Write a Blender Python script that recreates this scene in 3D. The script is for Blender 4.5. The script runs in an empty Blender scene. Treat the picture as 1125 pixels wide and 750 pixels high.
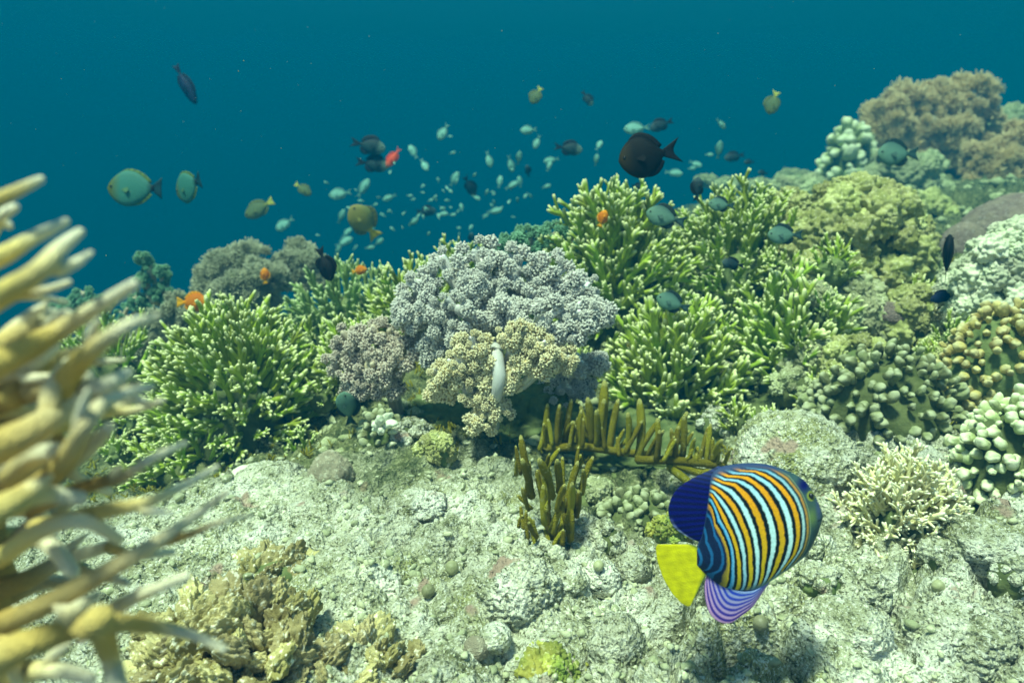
import bpy, math, random
import numpy as np
from mathutils import Vector, Matrix, noise as mnoise

R = math.radians
rnd = random.Random(7)
rs = np.random.RandomState(11)
SC = bpy.context.scene
COL = SC.collection

# ------------------------------------------------------------------ camera
PITCH = 15.3
CAM = Vector((0, 0, 0.75))
cd = bpy.data.cameras.new('camera'); cam = bpy.data.objects.new('camera', cd); COL.objects.link(cam)
cam.location = CAM; cam.rotation_euler = (R(90 - PITCH), 0, 0)
cd.lens = 24; cd.sensor_width = 36; cd.clip_start = 0.02; cd.clip_end = 500
cd.dof.use_dof = True; cd.dof.focus_distance = 1.28; cd.dof.aperture_fstop = 3.2
SC.camera = cam
# ------------------------------------------------------------------ light
SUN_DIR = Vector((-0.24, -0.20, 0.95)).normalized()          # towards the sun
w = bpy.data.worlds.new('World'); SC.world = w; w.use_nodes = True
nt = w.node_tree; bg = nt.nodes['Background']; bg.inputs[1].default_value = 0.055
sk = nt.nodes.new('ShaderNodeTexSky'); sk.sky_type = 'NISHITA'; sk.sun_disc = False
sk.sun_elevation = math.asin(SUN_DIR.z); sk.sun_rotation = math.atan2(SUN_DIR.x, SUN_DIR.y)
nt.links.new(sk.outputs[0], bg.inputs[0])
ld = bpy.data.lights.new('sun', 'SUN'); ld.energy = 5.0; ld.angle = R(9.0); ld.color = (1.0, 0.915, 0.78)
sun = bpy.data.objects.new('sun', ld); COL.objects.link(sun)
sun.rotation_euler = (-SUN_DIR).to_track_quat('-Z', 'Y').to_euler()
SC.view_settings.view_transform = 'Standard'; SC.view_settings.look = 'None'
SC.view_settings.exposure = 1.9; SC.view_settings.gamma = 1
SC.cycles.volume_bounces = 1; SC.cycles.max_bounces = 6; SC.cycles.diffuse_bounces = 3
SC.cycles.use_denoising = True

# ------------------------------------------------------------------ pixel -> place
CP, SP = math.cos(R(PITCH)), math.sin(R(PITCH))
def P(px, py, d):
    u = (px - 562.5) / 750; v = (375 - py) / 750
    k = d / (CP + v * SP)
    return Vector((u * k, d, CAM.z + k * (-SP + v * CP)))
def pxs(py, d):                                    # metres per photo pixel at that place
    v = (375 - py) / 750
    return d / (CP + v * SP) / 750
CAMUP = Vector((0, SP, CP)); CAMFWD = Vector((0, CP, -SP)); CAMR = Vector((1, 0, 0))

# ------------------------------------------------------------------ numpy noise
_perm = rs.permutation(256); _perm = np.concatenate([_perm, _perm, _perm])
_g = rs.normal(size=(256, 3)); _g /= np.linalg.norm(_g, axis=1)[:, None]
def perlin(p):
    i = np.floor(p).astype(int); f = p - i; i &= 255
    s = f * f * f * (f * (f * 6 - 15) + 10); out = 0
    for dx in (0, 1):
        for dy in (0, 1):
            for dz in (0, 1):
                h = _perm[_perm[_perm[i[:, 0] + dx] + i[:, 1] + dy] + i[:, 2] + dz]
                g = _g[h]
                dd = g[:, 0] * (f[:, 0] - dx) + g[:, 1] * (f[:, 1] - dy) + g[:, 2] * (f[:, 2] - dz)
                wgt = (s[:, 0] if dx else 1 - s[:, 0]) * (s[:, 1] if dy else 1 - s[:, 1]) * (s[:, 2] if dz else 1 - s[:, 2])
                out = out + dd * wgt
    return out * 1.5
def worley(p, dim3=True):                          # distance to nearest random feature
    i = np.floor(p).astype(int); f = p - i; i = i % 256
    best = np.full(len(p), 9.0)
    for dx in (-1, 0, 1):
        for dy in (-1, 0, 1):
            for dz in ((-1, 0, 1) if dim3 else (0,)):
                h = _perm[_perm[_perm[(i[:, 0] + dx) % 256] + (i[:, 1] + dy) % 256] + (i[:, 2] + dz) % 256]
                o = np.stack([dx + (h * 73 % 256) / 256., dy + (h * 151 % 256) / 256., (dz + (h * 199 % 256) / 256.) if dim3 else 0 * h], 1)
                if not dim3: q = f.copy(); q[:, 2] = 0
                else: q = f
                best = np.minimum(best, ((q - o) ** 2).sum(1))
    return np.sqrt(best)
def fbm(p, n=4):
    a = 1; o = 0
    for k in range(n): o = o + a * perlin(p * 2 ** k + 17.3 * k); a *= .5
    return o

# ------------------------------------------------------------------ mesh helpers
def mesh_from(name, V, F, attrs=None, col=None, smooth=True):
    me = bpy.data.meshes.new(name)
    V = np.asarray(V, dtype=np.float32)
    me.from_pydata(V.tolist() if len(V) < 200000 else V, [], F)
    if smooth: me.polygons.foreach_set('use_smooth', [True] * len(me.polygons))
    for k, a in (attrs or {}).items():
        at = me.attributes.new(k, 'FLOAT', 'POINT'); at.data.foreach_set('value', np.asarray(a, dtype=np.float32))
    if col is not None:
        at = me.attributes.new('col', 'FLOAT_COLOR', 'POINT')
        c = np.ones((len(V), 4), dtype=np.float32); c[:, :3] = col
        at.data.foreach_set('color', c.ravel())
    me.update(); return me
def mk(name, me, mat=None, parent=None, loc=None):
    if mat is not None and not me.materials: me.materials.append(mat)
    o = bpy.data.objects.new(name, me); COL.objects.link(o)
    if parent is not None: o.parent = parent
    if loc is not None: o.location = loc
    return o
def thing(name, label, cat, loc=(0, 0, 0), group=None):
    o = bpy.data.objects.new(name, None); COL.objects.link(o); o.location = loc; o.empty_display_size = .05
    o['label'] = label; o['category'] = cat
    if group: o['group'] = group
    return o
def tag(o, label, cat, group=None):
    o['label'] = label; o['category'] = cat
    if group: o['group'] = group
    return o
class MB:
    def __init__(s): s.V = []; s.F = []; s.A = []
    def tube(s, pts, rad, seg=7, tip=None, cap=True, wob=0.0):
        pts = [Vector(p) for p in pts]; n = len(pts)
        t0 = (pts[1] - pts[0]).normalized(); a = t0.orthogonal().normalized()
        rings = []
        P2 = list(pts); R2 = list(rad); T2 = list(tip or [0] * n)
        if cap:                                   # rounded end
            d = (pts[-1] - pts[-2]).normalized(); r = rad[-1]
            P2 += [pts[-1] + d * r * .55, pts[-1] + d * r * .9]; R2 += [r * .8, r * .4]; T2 += [T2[-1], T2[-1]]
        for i, p in enumerate(P2):
            t = (P2[min(i + 1, len(P2) - 1)] - P2[max(i - 1, 0)]).normalized()
            a = (a - t * a.dot(t)).normalized(); b = t.cross(a)
            base = len(s.V)
            for k in range(seg):
                th = 2 * math.pi * k / seg
                r = R2[i] * (1 + (rnd.uniform(-wob, wob) if wob else 0))
                s.V.append(tuple(p + (a * math.cos(th) + b * math.sin(th)) * r)); s.A.append(T2[i])
            rings.append(base)
        for i in range(len(rings) - 1):
            A, B = rings[i], rings[i + 1]
            for k in range(seg): s.F.append((A + k, A + (k + 1) % seg, B + (k + 1) % seg, B + k))
        if cap:
            s.V.append(tuple(P2[0] - (P2[1] - P2[0]).normalized() * R2[0] * .8)); s.A.append(T2[0]); c = len(s.V) - 1
            for k in range(seg): s.F.append((rings[0] + (k + 1) % seg, rings[0] + k, c))
            s.V.append(tuple(P2[-1] + (P2[-1] - P2[-2]).normalized() * R2[-1] * .35)); s.A.append(T2[-1]); c = len(s.V) - 1
            for k in range(seg): s.F.append((rings[-1] + k, rings[-1] + (k + 1) % seg, c))
    def add(s, V, F, A=0.0):
        b = len(s.V); s.V += [tuple(v) for v in V]; s.F += [tuple(i + b for i in f) for f in F]
        s.A += ([A] * len(V) if np.isscalar(A) else list(A))
    def mesh(s, name): return mesh_from(name, s.V, s.F, {'tip': s.A})
_ico = {}
def ico(n):
    if n not in _ico:
        import bmesh
        bm = bmesh.new(); bmesh.ops.create_icosphere(bm, subdivisions=n, radius=1)
        _ico[n] = (np.array([v.co[:] for v in bm.verts]), [tuple(v.index for v in f.verts) for f in bm.faces]); bm.free()
    return _ico[n]
def aim(o, loc, d, roll=0, s=1.0):
    q = Vector(d).normalized().to_track_quat('Z', 'Y')
    m = Matrix.Translation(loc) @ q.to_matrix().to_4x4() @ Matrix.Rotation(roll, 4, 'Z')
    sv = (s, s, s) if isinstance(s, (int, float)) else tuple(s)
    o.matrix_basis = m @ Matrix.Diagonal((*sv, 1))

# ------------------------------------------------------------------ materials
def nodes(name, rough=.7, spec=.25):
    m = bpy.data.materials.new(name); m.use_nodes = True
    n = m.node_tree; b = n.nodes['Principled BSDF']
    b.inputs['Roughness'].default_value = rough
    b.inputs['Specular IOR Level'].default_value = spec
    return m, n, b
def N(n, t, **kw):
    x = n.nodes.new(t)
    for k, v in kw.items():
        if hasattr(x, k): setattr(x, k, v)
        else: x.inputs[k].default_value = v
    return x
def mixc(n, fac, a, b):
    x = n.nodes.new('ShaderNodeMix'); x.data_type = 'RGBA'
    for s, v in ((0, fac), (6, a), (7, b)):
        if isinstance(v, (tuple, list)): x.inputs[s].default_value = (*v, 1)
        elif isinstance(v, (float, int)): x.inputs[s].default_value = v
        else: n.links.new(v, x.inputs[s])
    return x.outputs[2]
def ramp(n, src, lo, hi):
    x = n.nodes.new('ShaderNodeMapRange'); x.inputs[1].default_value = lo; x.inputs[2].default_value = hi; x.clamp = True
    x.interpolation_type = 'SMOOTHSTEP'
    n.links.new(src, x.inputs[0]); return x.outputs[0]
def coral_mat(name, a, b, tip=None, tipr=(0.35, 1), nscale=14, fine=90, bump=.5, bdist=.002, rough=.75, vor=True, sss=0.0, spots=None, objvar=.2):
    m, n, bs = nodes(name, rough)
    co = N(n, 'ShaderNodeNewGeometry').outputs['Position']
    bs.inputs['Specular IOR Level'].default_value = .12 if rough > .6 else .3
    n1 = N(n, 'ShaderNodeTexNoise', Scale=nscale, Detail=5.0); n.links.new(co, n1.inputs['Vector'])
    c = mixc(n, ramp(n, n1.outputs[0], .35, .65), a, b)
    n2 = N(n, 'ShaderNodeTexNoise', Scale=fine, Detail=3.0); n.links.new(co, n2.inputs['Vector'])
    if spots: c = mixc(n, ramp(n, n2.outputs[0], .56, .68), c, spots)
    oi = N(n, 'ShaderNodeObjectInfo')
    hs = N(n, 'ShaderNodeHueSaturation'); n.links.new(c, hs.inputs['Color'])
    mr = N(n, 'ShaderNodeMapRange'); n.links.new(oi.outputs['Random'], mr.inputs[0]); mr.inputs[3].default_value = 1 - objvar * 1.6; mr.inputs[4].default_value = 1 + objvar * 1.6
    n.links.new(mr.outputs[0], hs.inputs['Value'])
    m2 = N(n, 'ShaderNodeMath', operation='MULTIPLY_ADD'); n.links.new(oi.outputs['Random'], m2.inputs[0]); m2.inputs[1].default_value = .02; m2.inputs[2].default_value = .49
    n.links.new(m2.outputs[0], hs.inputs['Hue'])
    c = hs.outputs[0]
    if tip:
        at = N(n, 'ShaderNodeAttribute', attribute_name='tip')
        c = mixc(n, ramp(n, at.outputs['Fac'], *tipr), c, tip)
    n.links.new(c, bs.inputs['Base Color'])
    if vor:
        v = N(n, 'ShaderNodeTexVoronoi', Scale=fine * 4.0); n.links.new(co, v.inputs['Vector']); h = v.outputs['Distance']
    else: h = n2.outputs[0]
    bp = N(n, 'ShaderNodeBump', Strength=bump, Distance=bdist); n.links.new(h, bp.inputs['Height']); n.links.new(bp.outputs[0], bs.inputs['Normal'])
    if sss:
        bs.inputs['Subsurface Weight'].default_value = sss; bs.inputs['Subsurface Radius'].default_value = (.006, .008, .006); bs.inputs['Subsurface Scale'].default_value = 1
    return m
M = {}
M['staghorn'] = coral_mat('staghorn_coral', (.23, .33, .03), (.36, .44, .05), (.80, .82, .42), (.1, 1.15), bump=.35)
M['staghorn_olive'] = coral_mat('olive_staghorn_coral', (.22, .34, .03), (.34, .45, .05), (.80, .83, .42), (.1, 1.15), bump=.35)
M['staghorn_teal'] = coral_mat('grey_green_staghorn_coral', (.20, .32, .09), (.30, .40, .12), (.60, .70, .34), (.3, 1), bump=.35)
M['gold'] = coral_mat('yellow_branch_coral', (.58, .41, .11), (.70, .53, .19), (.95, .88, .62), (.0, .8), bump=.9, bdist=.0025, nscale=9, fine=130)
M['cream'] = coral_mat('cream_branch_coral', (.58, .54, .25), (.72, .68, .38), (.90, .88, .64), (.4, 1), bump=.3)
M['lilac'] = coral_mat('lilac_soft_coral', (.32, .31, .29), (.42, .40, .36), (.68, .66, .58), (.3, 1), vor=False, fine=120, bump=.4)
M['mauve'] = coral_mat('mauve_soft_coral', (.36, .29, .24), (.44, .36, .27), (.64, .56, .45), (.3, 1), vor=False, fine=120, bump=.4)
M['tan'] = coral_mat('tan_soft_coral', (.47, .38, .18), (.58, .48, .25), (.78, .71, .45), (.3, 1), vor=False, fine=120, bump=.4)
M['stalk'] = coral_mat('pale_soft_coral_stalk', (.62, .62, .58), (.74, .74, .68), nscale=20, fine=200, vor=False, bump=.2, rough=.5, sss=.2)
M['stalk_tan'] = coral_mat('tan_soft_coral_stalk', (.50, .42, .28), (.60, .52, .36), nscale=20, fine=200, vor=False, bump=.2, rough=.5)
M['fawn'] = coral_mat('fawn_leather_coral', (.58, .40, .18), (.68, .50, .25), (.84, .66, .38), (.3, 1), vor=False, fine=60, bump=.5)
M['reefbush'] = coral_mat('grey_green_soft_coral', (.28, .30, .18), (.38, .37, .24), (.50, .50, .34), (.3, 1), vor=False, fine=60)
M['weed'] = coral_mat('green_weed', (.06, .16, .07), (.10, .24, .12), (.22, .42, .26), (.3, 1), vor=False, fine=60)
M['finger'] = coral_mat('olive_finger_coral', (.22, .19, .01), (.32, .28, .02), (.50, .47, .14), (.75, 1), bump=1.0, bdist=.004, fine=110, spots=(.32, .29, .08))
M['lobe'] = coral_mat('yellow_green_lobed_coral', (.40, .42, .13), (.62, .61, .25), spots=(.82, .80, .48), nscale=18, fine=120, bump=.9, bdist=.004)
M['lobe_grey'] = coral_mat('grey_green_lobed_coral', (.38, .41, .20), (.56, .57, .32), spots=(.76, .76, .52), nscale=18, fine=120, bump=.9, bdist=.004)
M['lobe_pale'] = coral_mat('pale_lobed_coral', (.42, .46, .30), (.60, .60, .44), nscale=12, fine=90, bump=.5)
M['lobe_gold'] = coral_mat('golden_brown_lobed_coral', (.26, .22, .08), (.50, .43, .21), nscale=14, fine=110, bump=.6, spots=(.84, .80, .60))
M['knob_green'] = coral_mat('grey_green_knob_coral', (.17, .19, .08), (.27, .29, .14), (.44, .46, .28), (.5, 1), fine=110, bump=.5)
M['knob_pale'] = coral_mat('mint_knob_coral', (.38, .44, .18), (.50, .56, .28), (.80, .82, .56), (.3, 1), fine=110, bump=.4)
M['knob_tan'] = coral_mat('ochre_knob_coral', (.40, .32, .10), (.50, .42, .16), (.62, .56, .28), (.5, 1), fine=110, bump=.5)
M['dome'] = coral_mat('mauve_boulder_coral', (.24, .18, .16), (.32, .26, .20), nscale=14, fine=70, bump=1.0, bdist=.006, spots=(.36, .32, .28))
M['stone'] = coral_mat('crusted_stone', (.28, .30, .17), (.48, .49, .31), nscale=22, fine=110, bump=.9, bdist=.004, vor=False, spots=(.68, .67, .50), objvar=.2)
M['stone_brown'] = coral_mat('brown_crusted_stone', (.30, .26, .18), (.42, .38, .26), nscale=26, fine=120, bump=.9, bdist=.003, spots=(.55, .52, .38))
M['squirt'] = coral_mat('dull_green_sea_squirt', (.22, .23, .11), (.36, .36, .20), nscale=30, fine=90, bump=.3, vor=False, rough=.45)
M['algae'] = coral_mat('yellow_green_algae', (.20, .26, .05), (.38, .35, .07), nscale=16, fine=140, bump=.8, bdist=.004, vor=False, spots=(.50, .50, .20))
M['white_knob'] = coral_mat('white_knob', (.62, .70, .48), (.78, .80, .62), nscale=30, fine=100, bump=.2)
def fish_material():
    m, n, bs = nodes('fish_skin', .6, .15)
    at = N(n, 'ShaderNodeAttribute', attribute_name='col'); n.links.new(at.outputs['Color'], bs.inputs['Base Color'])
    tc = N(n, 'ShaderNodeTexCoord'); v = N(n, 'ShaderNodeTexVoronoi', Scale=420.0); n.links.new(tc.outputs['Object'], v.inputs['Vector'])
    bp = N(n, 'ShaderNodeBump', Strength=.45, Distance=.0008); n.links.new(v.outputs['Distance'], bp.inputs['Height']); n.links.new(bp.outputs[0], bs.inputs['Normal'])
    return m
M['fish'] = fish_material()
m_eye, _n, _b = nodes('fish_eye', .15, .5); _b.inputs['Base Color'].default_value = (.01, .01, .012, 1); M['eye'] = m_eye
def ground_material():
    m, n, bs = nodes('reef_rock', .85, .15)
    co = N(n, 'ShaderNodeNewGeometry').outputs['Position']
    def nz(s, d=6.0, r=.6):
        x = N(n, 'ShaderNodeTexNoise', Scale=s, Detail=d, Roughness=r); n.links.new(co, x.inputs['Vector']); return x.outputs[0]
    a, b2, c3, c4 = nz(3.5), nz(16), nz(70, 4.0, .7), nz(240, 3.0)
    c = mixc(n, ramp(n, b2, .38, .62), (.38, .39, .23), (.64, .64, .46))
    c = mixc(n, ramp(n, a, .50, .64), c, (.33, .34, .12))
    c = mixc(n, ramp(n, nz(7.7), .58, .68), c, (.20, .21, .09))
    c = mixc(n, ramp(n, nz(5.1, 4.0), .53, .64), c, (.80, .80, .66))                 # algal film
    c = mixc(n, ramp(n, c3, .54, .61), c, (.78, .78, .62))                # pale crust
    c = mixc(n, ramp(n, c3, .44, .37), c, (.13, .14, .07))                # dark turf tufts
    c = mixc(n, ramp(n, c4, .58, .64), c, (.82, .81, .70))
    c = mixc(n, ramp(n, c4, .42, .34), c, (.15, .13, .07))
    r4 = nz(9.3, 2.0)
    c = mixc(n, ramp(n, r4, .64, .70), c, (.44, .32, .24))                # pink coralline patches
    at = N(n, 'ShaderNodeAttribute', attribute_name='growth_shade')
    g = mixc(n, ramp(n, b2, .4, .6), (.05, .07, .025), (.15, .17, .06)); g = mixc(n, ramp(n, c3, .5, .64), g, (.28, .29, .13))  # turf colour, darkened to paint in the shade under and between corals
    lo = N(n, 'ShaderNodeMapRange'); n.links.new(nz(2.6, 3.0), lo.inputs[0]); lo.inputs[1].default_value = .35; lo.inputs[2].default_value = .65; lo.inputs[3].default_value = .74; lo.inputs[4].default_value = 1.12
    hv = N(n, 'ShaderNodeHueSaturation'); n.links.new(c, hv.inputs['Color']); n.links.new(lo.outputs[0], hv.inputs['Value']); c = hv.outputs[0]
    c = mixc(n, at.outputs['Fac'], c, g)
    n.links.new(c, bs.inputs['Base Color'])
    v = N(n, 'ShaderNodeTexVoronoi', Scale=130.0); n.links.new(co, v.inputs['Vector'])
    ad = N(n, 'ShaderNodeMath', operation='MULTIPLY_ADD'); n.links.new(v.outputs['Distance'], ad.inputs[0]); ad.inputs[1].default_value = .6; n.links.new(c3, ad.inputs[2])
    ad2 = N(n, 'ShaderNodeMath', operation='MULTIPLY_ADD'); n.links.new(c4, ad2.inputs[0]); ad2.inputs[1].default_value = .4; n.links.new(ad.outputs[0], ad2.inputs[2])
    bp = N(n, 'ShaderNodeBump', Strength=1.0, Distance=.011); n.links.new(ad2.outputs[0], bp.inputs['Height']); n.links.new(bp.outputs[0], bs.inputs['Normal'])
    return m
M['ground'] = ground_material()

# ------------------------------------------------------------------ the reef ground
ctrl = [(-300,750,.8),(0,750,.8),(300,750,.83),(560,750,.86),(850,750,.86),(1125,750,.86),(1400,750,.86),
 (0,620,1.15),(250,630,1.12),(450,600,1.2),(560,660,1.02),(700,620,1.16),(900,640,1.08),(1100,620,1.12),(1300,600,1.15),
 (250,525,1.5),(360,520,1.5),(450,530,1.42),(540,530,1.42),(700,545,1.42),(850,500,1.55),(1000,580,1.28),(1100,540,1.38),(1350,520,1.4),
 (-100,540,1.9),(100,530,1.9),(200,515,1.9),(350,500,1.75),(420,470,1.72),(540,475,1.75),(650,480,1.9),(800,465,1.95),
 (950,450,1.8),(1080,440,1.7),(1120,370,1.95),(1120,310,2.15),(1350,330,2.1),
 (400,420,2.1),(540,410,2.2),(250,430,2.6),(100,430,2.7),(0,430,2.7),(650,360,2.4),(740,360,2.5),(850,370,2.4),(950,350,2.4),(1030,350,2.4),(1090,275,2.8),(1300,260,2.9),
 (620,295,2.9),(720,270,3.1),(850,265,3.0),(940,260,3.1),(1040,290,3.4),(1120,245,3.5),(1400,220,3.6),
 (450,345,3.2),(350,355,3.2),(250,355,3.4),(130,365,3.4),(-50,370,3.5),
 (990,250,4.6),(1060,225,4.8),(900,225,5.2),(1120,205,5.4),(1400,200,6),(860,208,7.5),(1000,196,9),(1120,188,10),(1400,185,12),(1000,183,20),(1400,178,25),(1200,176,45)]
pts = [P(*c) for c in ctrl]
pts += [Vector(p) for p in ((-.3,4.6,-.35),(-1.5,4.6,-.9),(-3.2,4.6,-1.3),(.5,5.2,.0),(.9,8,-.3),(-.6,7.5,-1.6),(-3,8,-3),(-8,9,-4.5),(0,14,-3.2),(3,14,-.4),(-8,18,-7.5),(2,25,-4),(-20,30,-10),(-50,60,-13),(0,60,-9),(40,60,-2),
 (20,30,.2),(-1,.15,.0),(0,.15,-.02),(1,.15,.02),(-1.5,1,-.1),(-3,2.5,-.4),(-6,3,-1.2),(2.2,1.2,.25),(4,3,.7))]
def warp(x, y): 
    dd = np.sqrt(y * y + .16); return np.stack([x / dd * 1.3, np.log(dd) * 1.2], -1)
CX = warp(np.array([p.x for p in pts]), np.array([p.y for p in pts])); CZ = np.array([p.z for p in pts])
_D = np.linalg.norm(CX[:, None] - CX[None], axis=2); CW = np.linalg.solve(np.block([[_D + np.eye(len(_D)) * -.004, np.ones((len(_D), 1))], [np.ones((1, len(_D))), np.zeros((1, 1))]]), np.append(CZ, 0))
def base_z(x, y):
    q = warp(x, y); z = np.zeros(len(q))
    for i in range(len(CX)): z += CW[i] * np.linalg.norm(q - CX[i], axis=1)
    return z + CW[-1]
def ground_z(x, y):
    x = np.atleast_1d(np.asarray(x, float)); y = np.atleast_1d(np.asarray(y, float))
    z = base_z(x, y); p = np.stack([x, y, z * .7], 1)
    amp = np.clip(y / 2.0, .75, 2.5)
    z = z + amp * (.030 * fbm(p * 4.5, 2) + .016 * perlin(p * 13 + 5))
    lump = np.clip(.62 - worley(p * 11.0 + 3, False), 0, 1)
    m = np.clip(perlin(p * 2.3 + 9) * 1.6 + .35, 0, 1)
    z = z + amp * .062 * lump * m
    z = z + .011 * np.clip(.55 - worley(p * 34., False), 0, 1) + .009 * perlin(p * 42) + .005 * perlin(p * 95)
    rough = np.clip((x / np.maximum(y, .3) - .02) / .2, .25, 1) * np.clip((2.4 - y), 0.3, 1)
    ck = np.clip(1 - np.abs(perlin(p * 5.3 + 60)) * 6.5, 0, 1) + .7 * np.clip(1 - np.abs(perlin(p * 11 + 80)) * 5, 0, 1)
    z = z - .052 * ck * rough + .042 * rough * perlin(p * 8.5 + 12)
    pit = np.clip(perlin(p * 21 + 31) - .40, 0, 1); z = z - .11 * pit
    rg = 1 - np.abs(perlin(p * 26 + 71)) * 2.2; z = z + .010 * np.clip(rg, 0, 1) ** 2 * np.clip(perlin(p * 5 + 40) + .4, 0, 1)
    return z
def gz(x, y): return float(ground_z(x, y)[0])
def build_ground():
    dn = np.exp(np.linspace(math.log(.55), math.log(5.2), 620)) - .35
    df = np.exp(np.linspace(math.log(4.9), math.log(90), 110))
    ds = np.concatenate([dn, df[df > dn[-1] + .02]])
    us = np.concatenate([np.linspace(-3.2, -1.0, 60, endpoint=False), np.linspace(-1.0, 1.0, 760), np.linspace(1.0, 3.2, 61)[1:]])
    D_, U = np.meshgrid(ds, us, indexing='ij'); X = (U * (D_ + .45)).ravel(); Y = D_.ravel()
    Z = ground_z(X, Y)
    p = np.stack([X, Y, Z], 1)
    # sideways push so lumps overhang a little
    p2 = p * 30.; near = np.clip(2.5 - Y, 0, 1) * .006
    X = X + near * perlin(p2 + 3); Yd = Y + near * perlin(p2 + 50)
    nr, nc = D_.shape
    idx = np.arange(nr * nc).reshape(nr, nc)
    F = np.stack([idx[:-1, :-1], idx[:-1, 1:], idx[1:, 1:], idx[1:, :-1]], -1).reshape(-1, 4)
    me = bpy.data.meshes.new('reef_ground')
    me.vertices.add(nr * nc); me.vertices.foreach_set('co', np.stack([X, Yd, Z], 1).astype(np.float32).ravel())
    me.loops.add(F.size); me.loops.foreach_set('vertex_index', F.ravel().astype(np.int32))
    me.polygons.add(len(F)); me.polygons.foreach_set('loop_start', np.arange(0, F.size, 4, dtype=np.int32))
    me.polygons.foreach_set('loop_total', np.full(len(F), 4, dtype=np.int32)); me.polygons.foreach_set('use_smooth', np.ones(len(F), bool))
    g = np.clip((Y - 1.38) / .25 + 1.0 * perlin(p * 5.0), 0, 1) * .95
    bx = np.clip((X - .02) / .08, 0, 1) * np.clip((.42 - X) / .08, 0, 1) * np.clip((Y - 1.22 + .25 * perlin(p * 7)) / .1, 0, 1); g = np.maximum(g, bx * .9)  # painted shade and turf carried further forward around the finger corals
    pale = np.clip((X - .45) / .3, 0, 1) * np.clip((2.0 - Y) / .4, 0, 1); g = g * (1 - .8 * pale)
    at = me.attributes.new('growth_shade', 'FLOAT', 'POINT'); at.data.foreach_set('value', g.astype(np.float32))
    me.update(calc_edges=True); me.validate()
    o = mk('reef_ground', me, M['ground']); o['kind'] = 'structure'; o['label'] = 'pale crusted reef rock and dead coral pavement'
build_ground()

# ------------------------------------------------------------------ branching corals
def branch_mesh(seed, L=.16, r0=.0085, r1=.0055, nb=11, blen=(.018, .045), sub=.5, seg=7, curve=.25, spread=50, start=.3):
    r = random.Random(seed); mb = MB()
    d = Vector((0, 0, 1)); bend = Vector((r.uniform(-1, 1), r.uniform(-1, 1), 0)) * curve
    n = 9; pts = []; p = Vector()
    for i in range(n + 1):
        t = i / n; pts.append(p.copy()); p = p + (d + bend * (t - .3) + Vector((r.uniform(-.06, .06), r.uniform(-.06, .06), 0))).normalized() * L / n
    rad = [(r0 + (r1 - r0) * i / n) * (1 if i < n else .75) for i in range(n + 1)]
    def tp(k, m, ln): return [max(0, 1 - (ln * (1 - i / m)) / .019) for i in range(k)]
    mb.tube(pts, rad, seg, tp(n + 1, n, L), wob=.07)
    th = r.uniform(0, 6)
    for k in range(nb):
        t = start + (1 - start) * (k + r.random() * .6) / nb * .97; th += 2.4 + r.uniform(-.4, .4)
        i = min(int(t * n), n - 1); f = t * n - i; q = pts[i].lerp(pts[i + 1], f); ax = (pts[i + 1] - pts[i]).normalized()
        o = Vector((math.cos(th), math.sin(th), 0)); a = R(r.uniform(spread - 14, spread + 10))
        bd = (ax * math.cos(a) + o * math.sin(a)).normalized(); ln = r.uniform(*blen) * (1.15 - .5 * t)
        up = (bd + ax * .35).normalized(); m = 4
        bp = [q + bd * .001]; 
        for j in range(1, m + 1): bp.append(bp[-1] + (bd.lerp(up, j / m)).normalized() * ln / m)
        br = r1 * r.uniform(.75, .95)
        mb.tube(bp, [br * 1.05, br, br * .95, br * .86, br * .66], 6, tp(5, m, ln), wob=.07)
        if r.random() < sub and ln > .02:
            q2 = bp[2]; s2 = (up + Vector((r.uniform(-1, 1), r.uniform(-1, 1), r.uniform(-.3, .6))) * .9).normalized(); l2 = ln * r.uniform(.35, .6)
            mb.tube([q2, q2 + s2 * l2 * .5, q2 + s2 * l2], [br * .85, br * .78, br * .58], 6, [0, .3, 1])
    return mb.mesh('staghorn_branch')
BR = [branch_mesh(i, r0=.0105, r1=.0075, nb=6, blen=(.034, .070), sub=.3, spread=33, start=.2) for i in range(9)]
BR_LONG = [branch_mesh(20 + i, L=.24, r0=.0145, r1=.0090, nb=10, blen=(.045, .10), sub=.5, curve=.35, spread=38, start=.15) for i in range(8)]
BR_THIN = [branch_mesh(40 + i, L=.09, r0=.0062, r1=.0040, nb=8, blen=(.018, .038), sub=.5, curve=.5, spread=55, start=.2) for i in range(6)]
BR_SLIM = [branch_mesh(60 + i, L=.20, r0=.011, r1=.0075, nb=7, blen=(.03, .07), sub=.3, curve=.2, spread=32, start=.25) for i in range(6)]
def withmat(meshes, mat):
    out = []
    for me in meshes:
        c = me.copy(); c.materials.clear(); c.materials.append(mat); out.append(c)
    return out
LIB = {'green': withmat(BR, M['staghorn']), 'olive': withmat(BR_LONG, M['staghorn_olive']), 'green_long': withmat(BR_LONG, M['staghorn']),
       'cream': withmat(BR_THIN, M['cream']), 'teal': withmat(BR_SLIM, M['staghorn_teal']), 'dark': withmat(BR, M['staghorn_olive'])}
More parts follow.
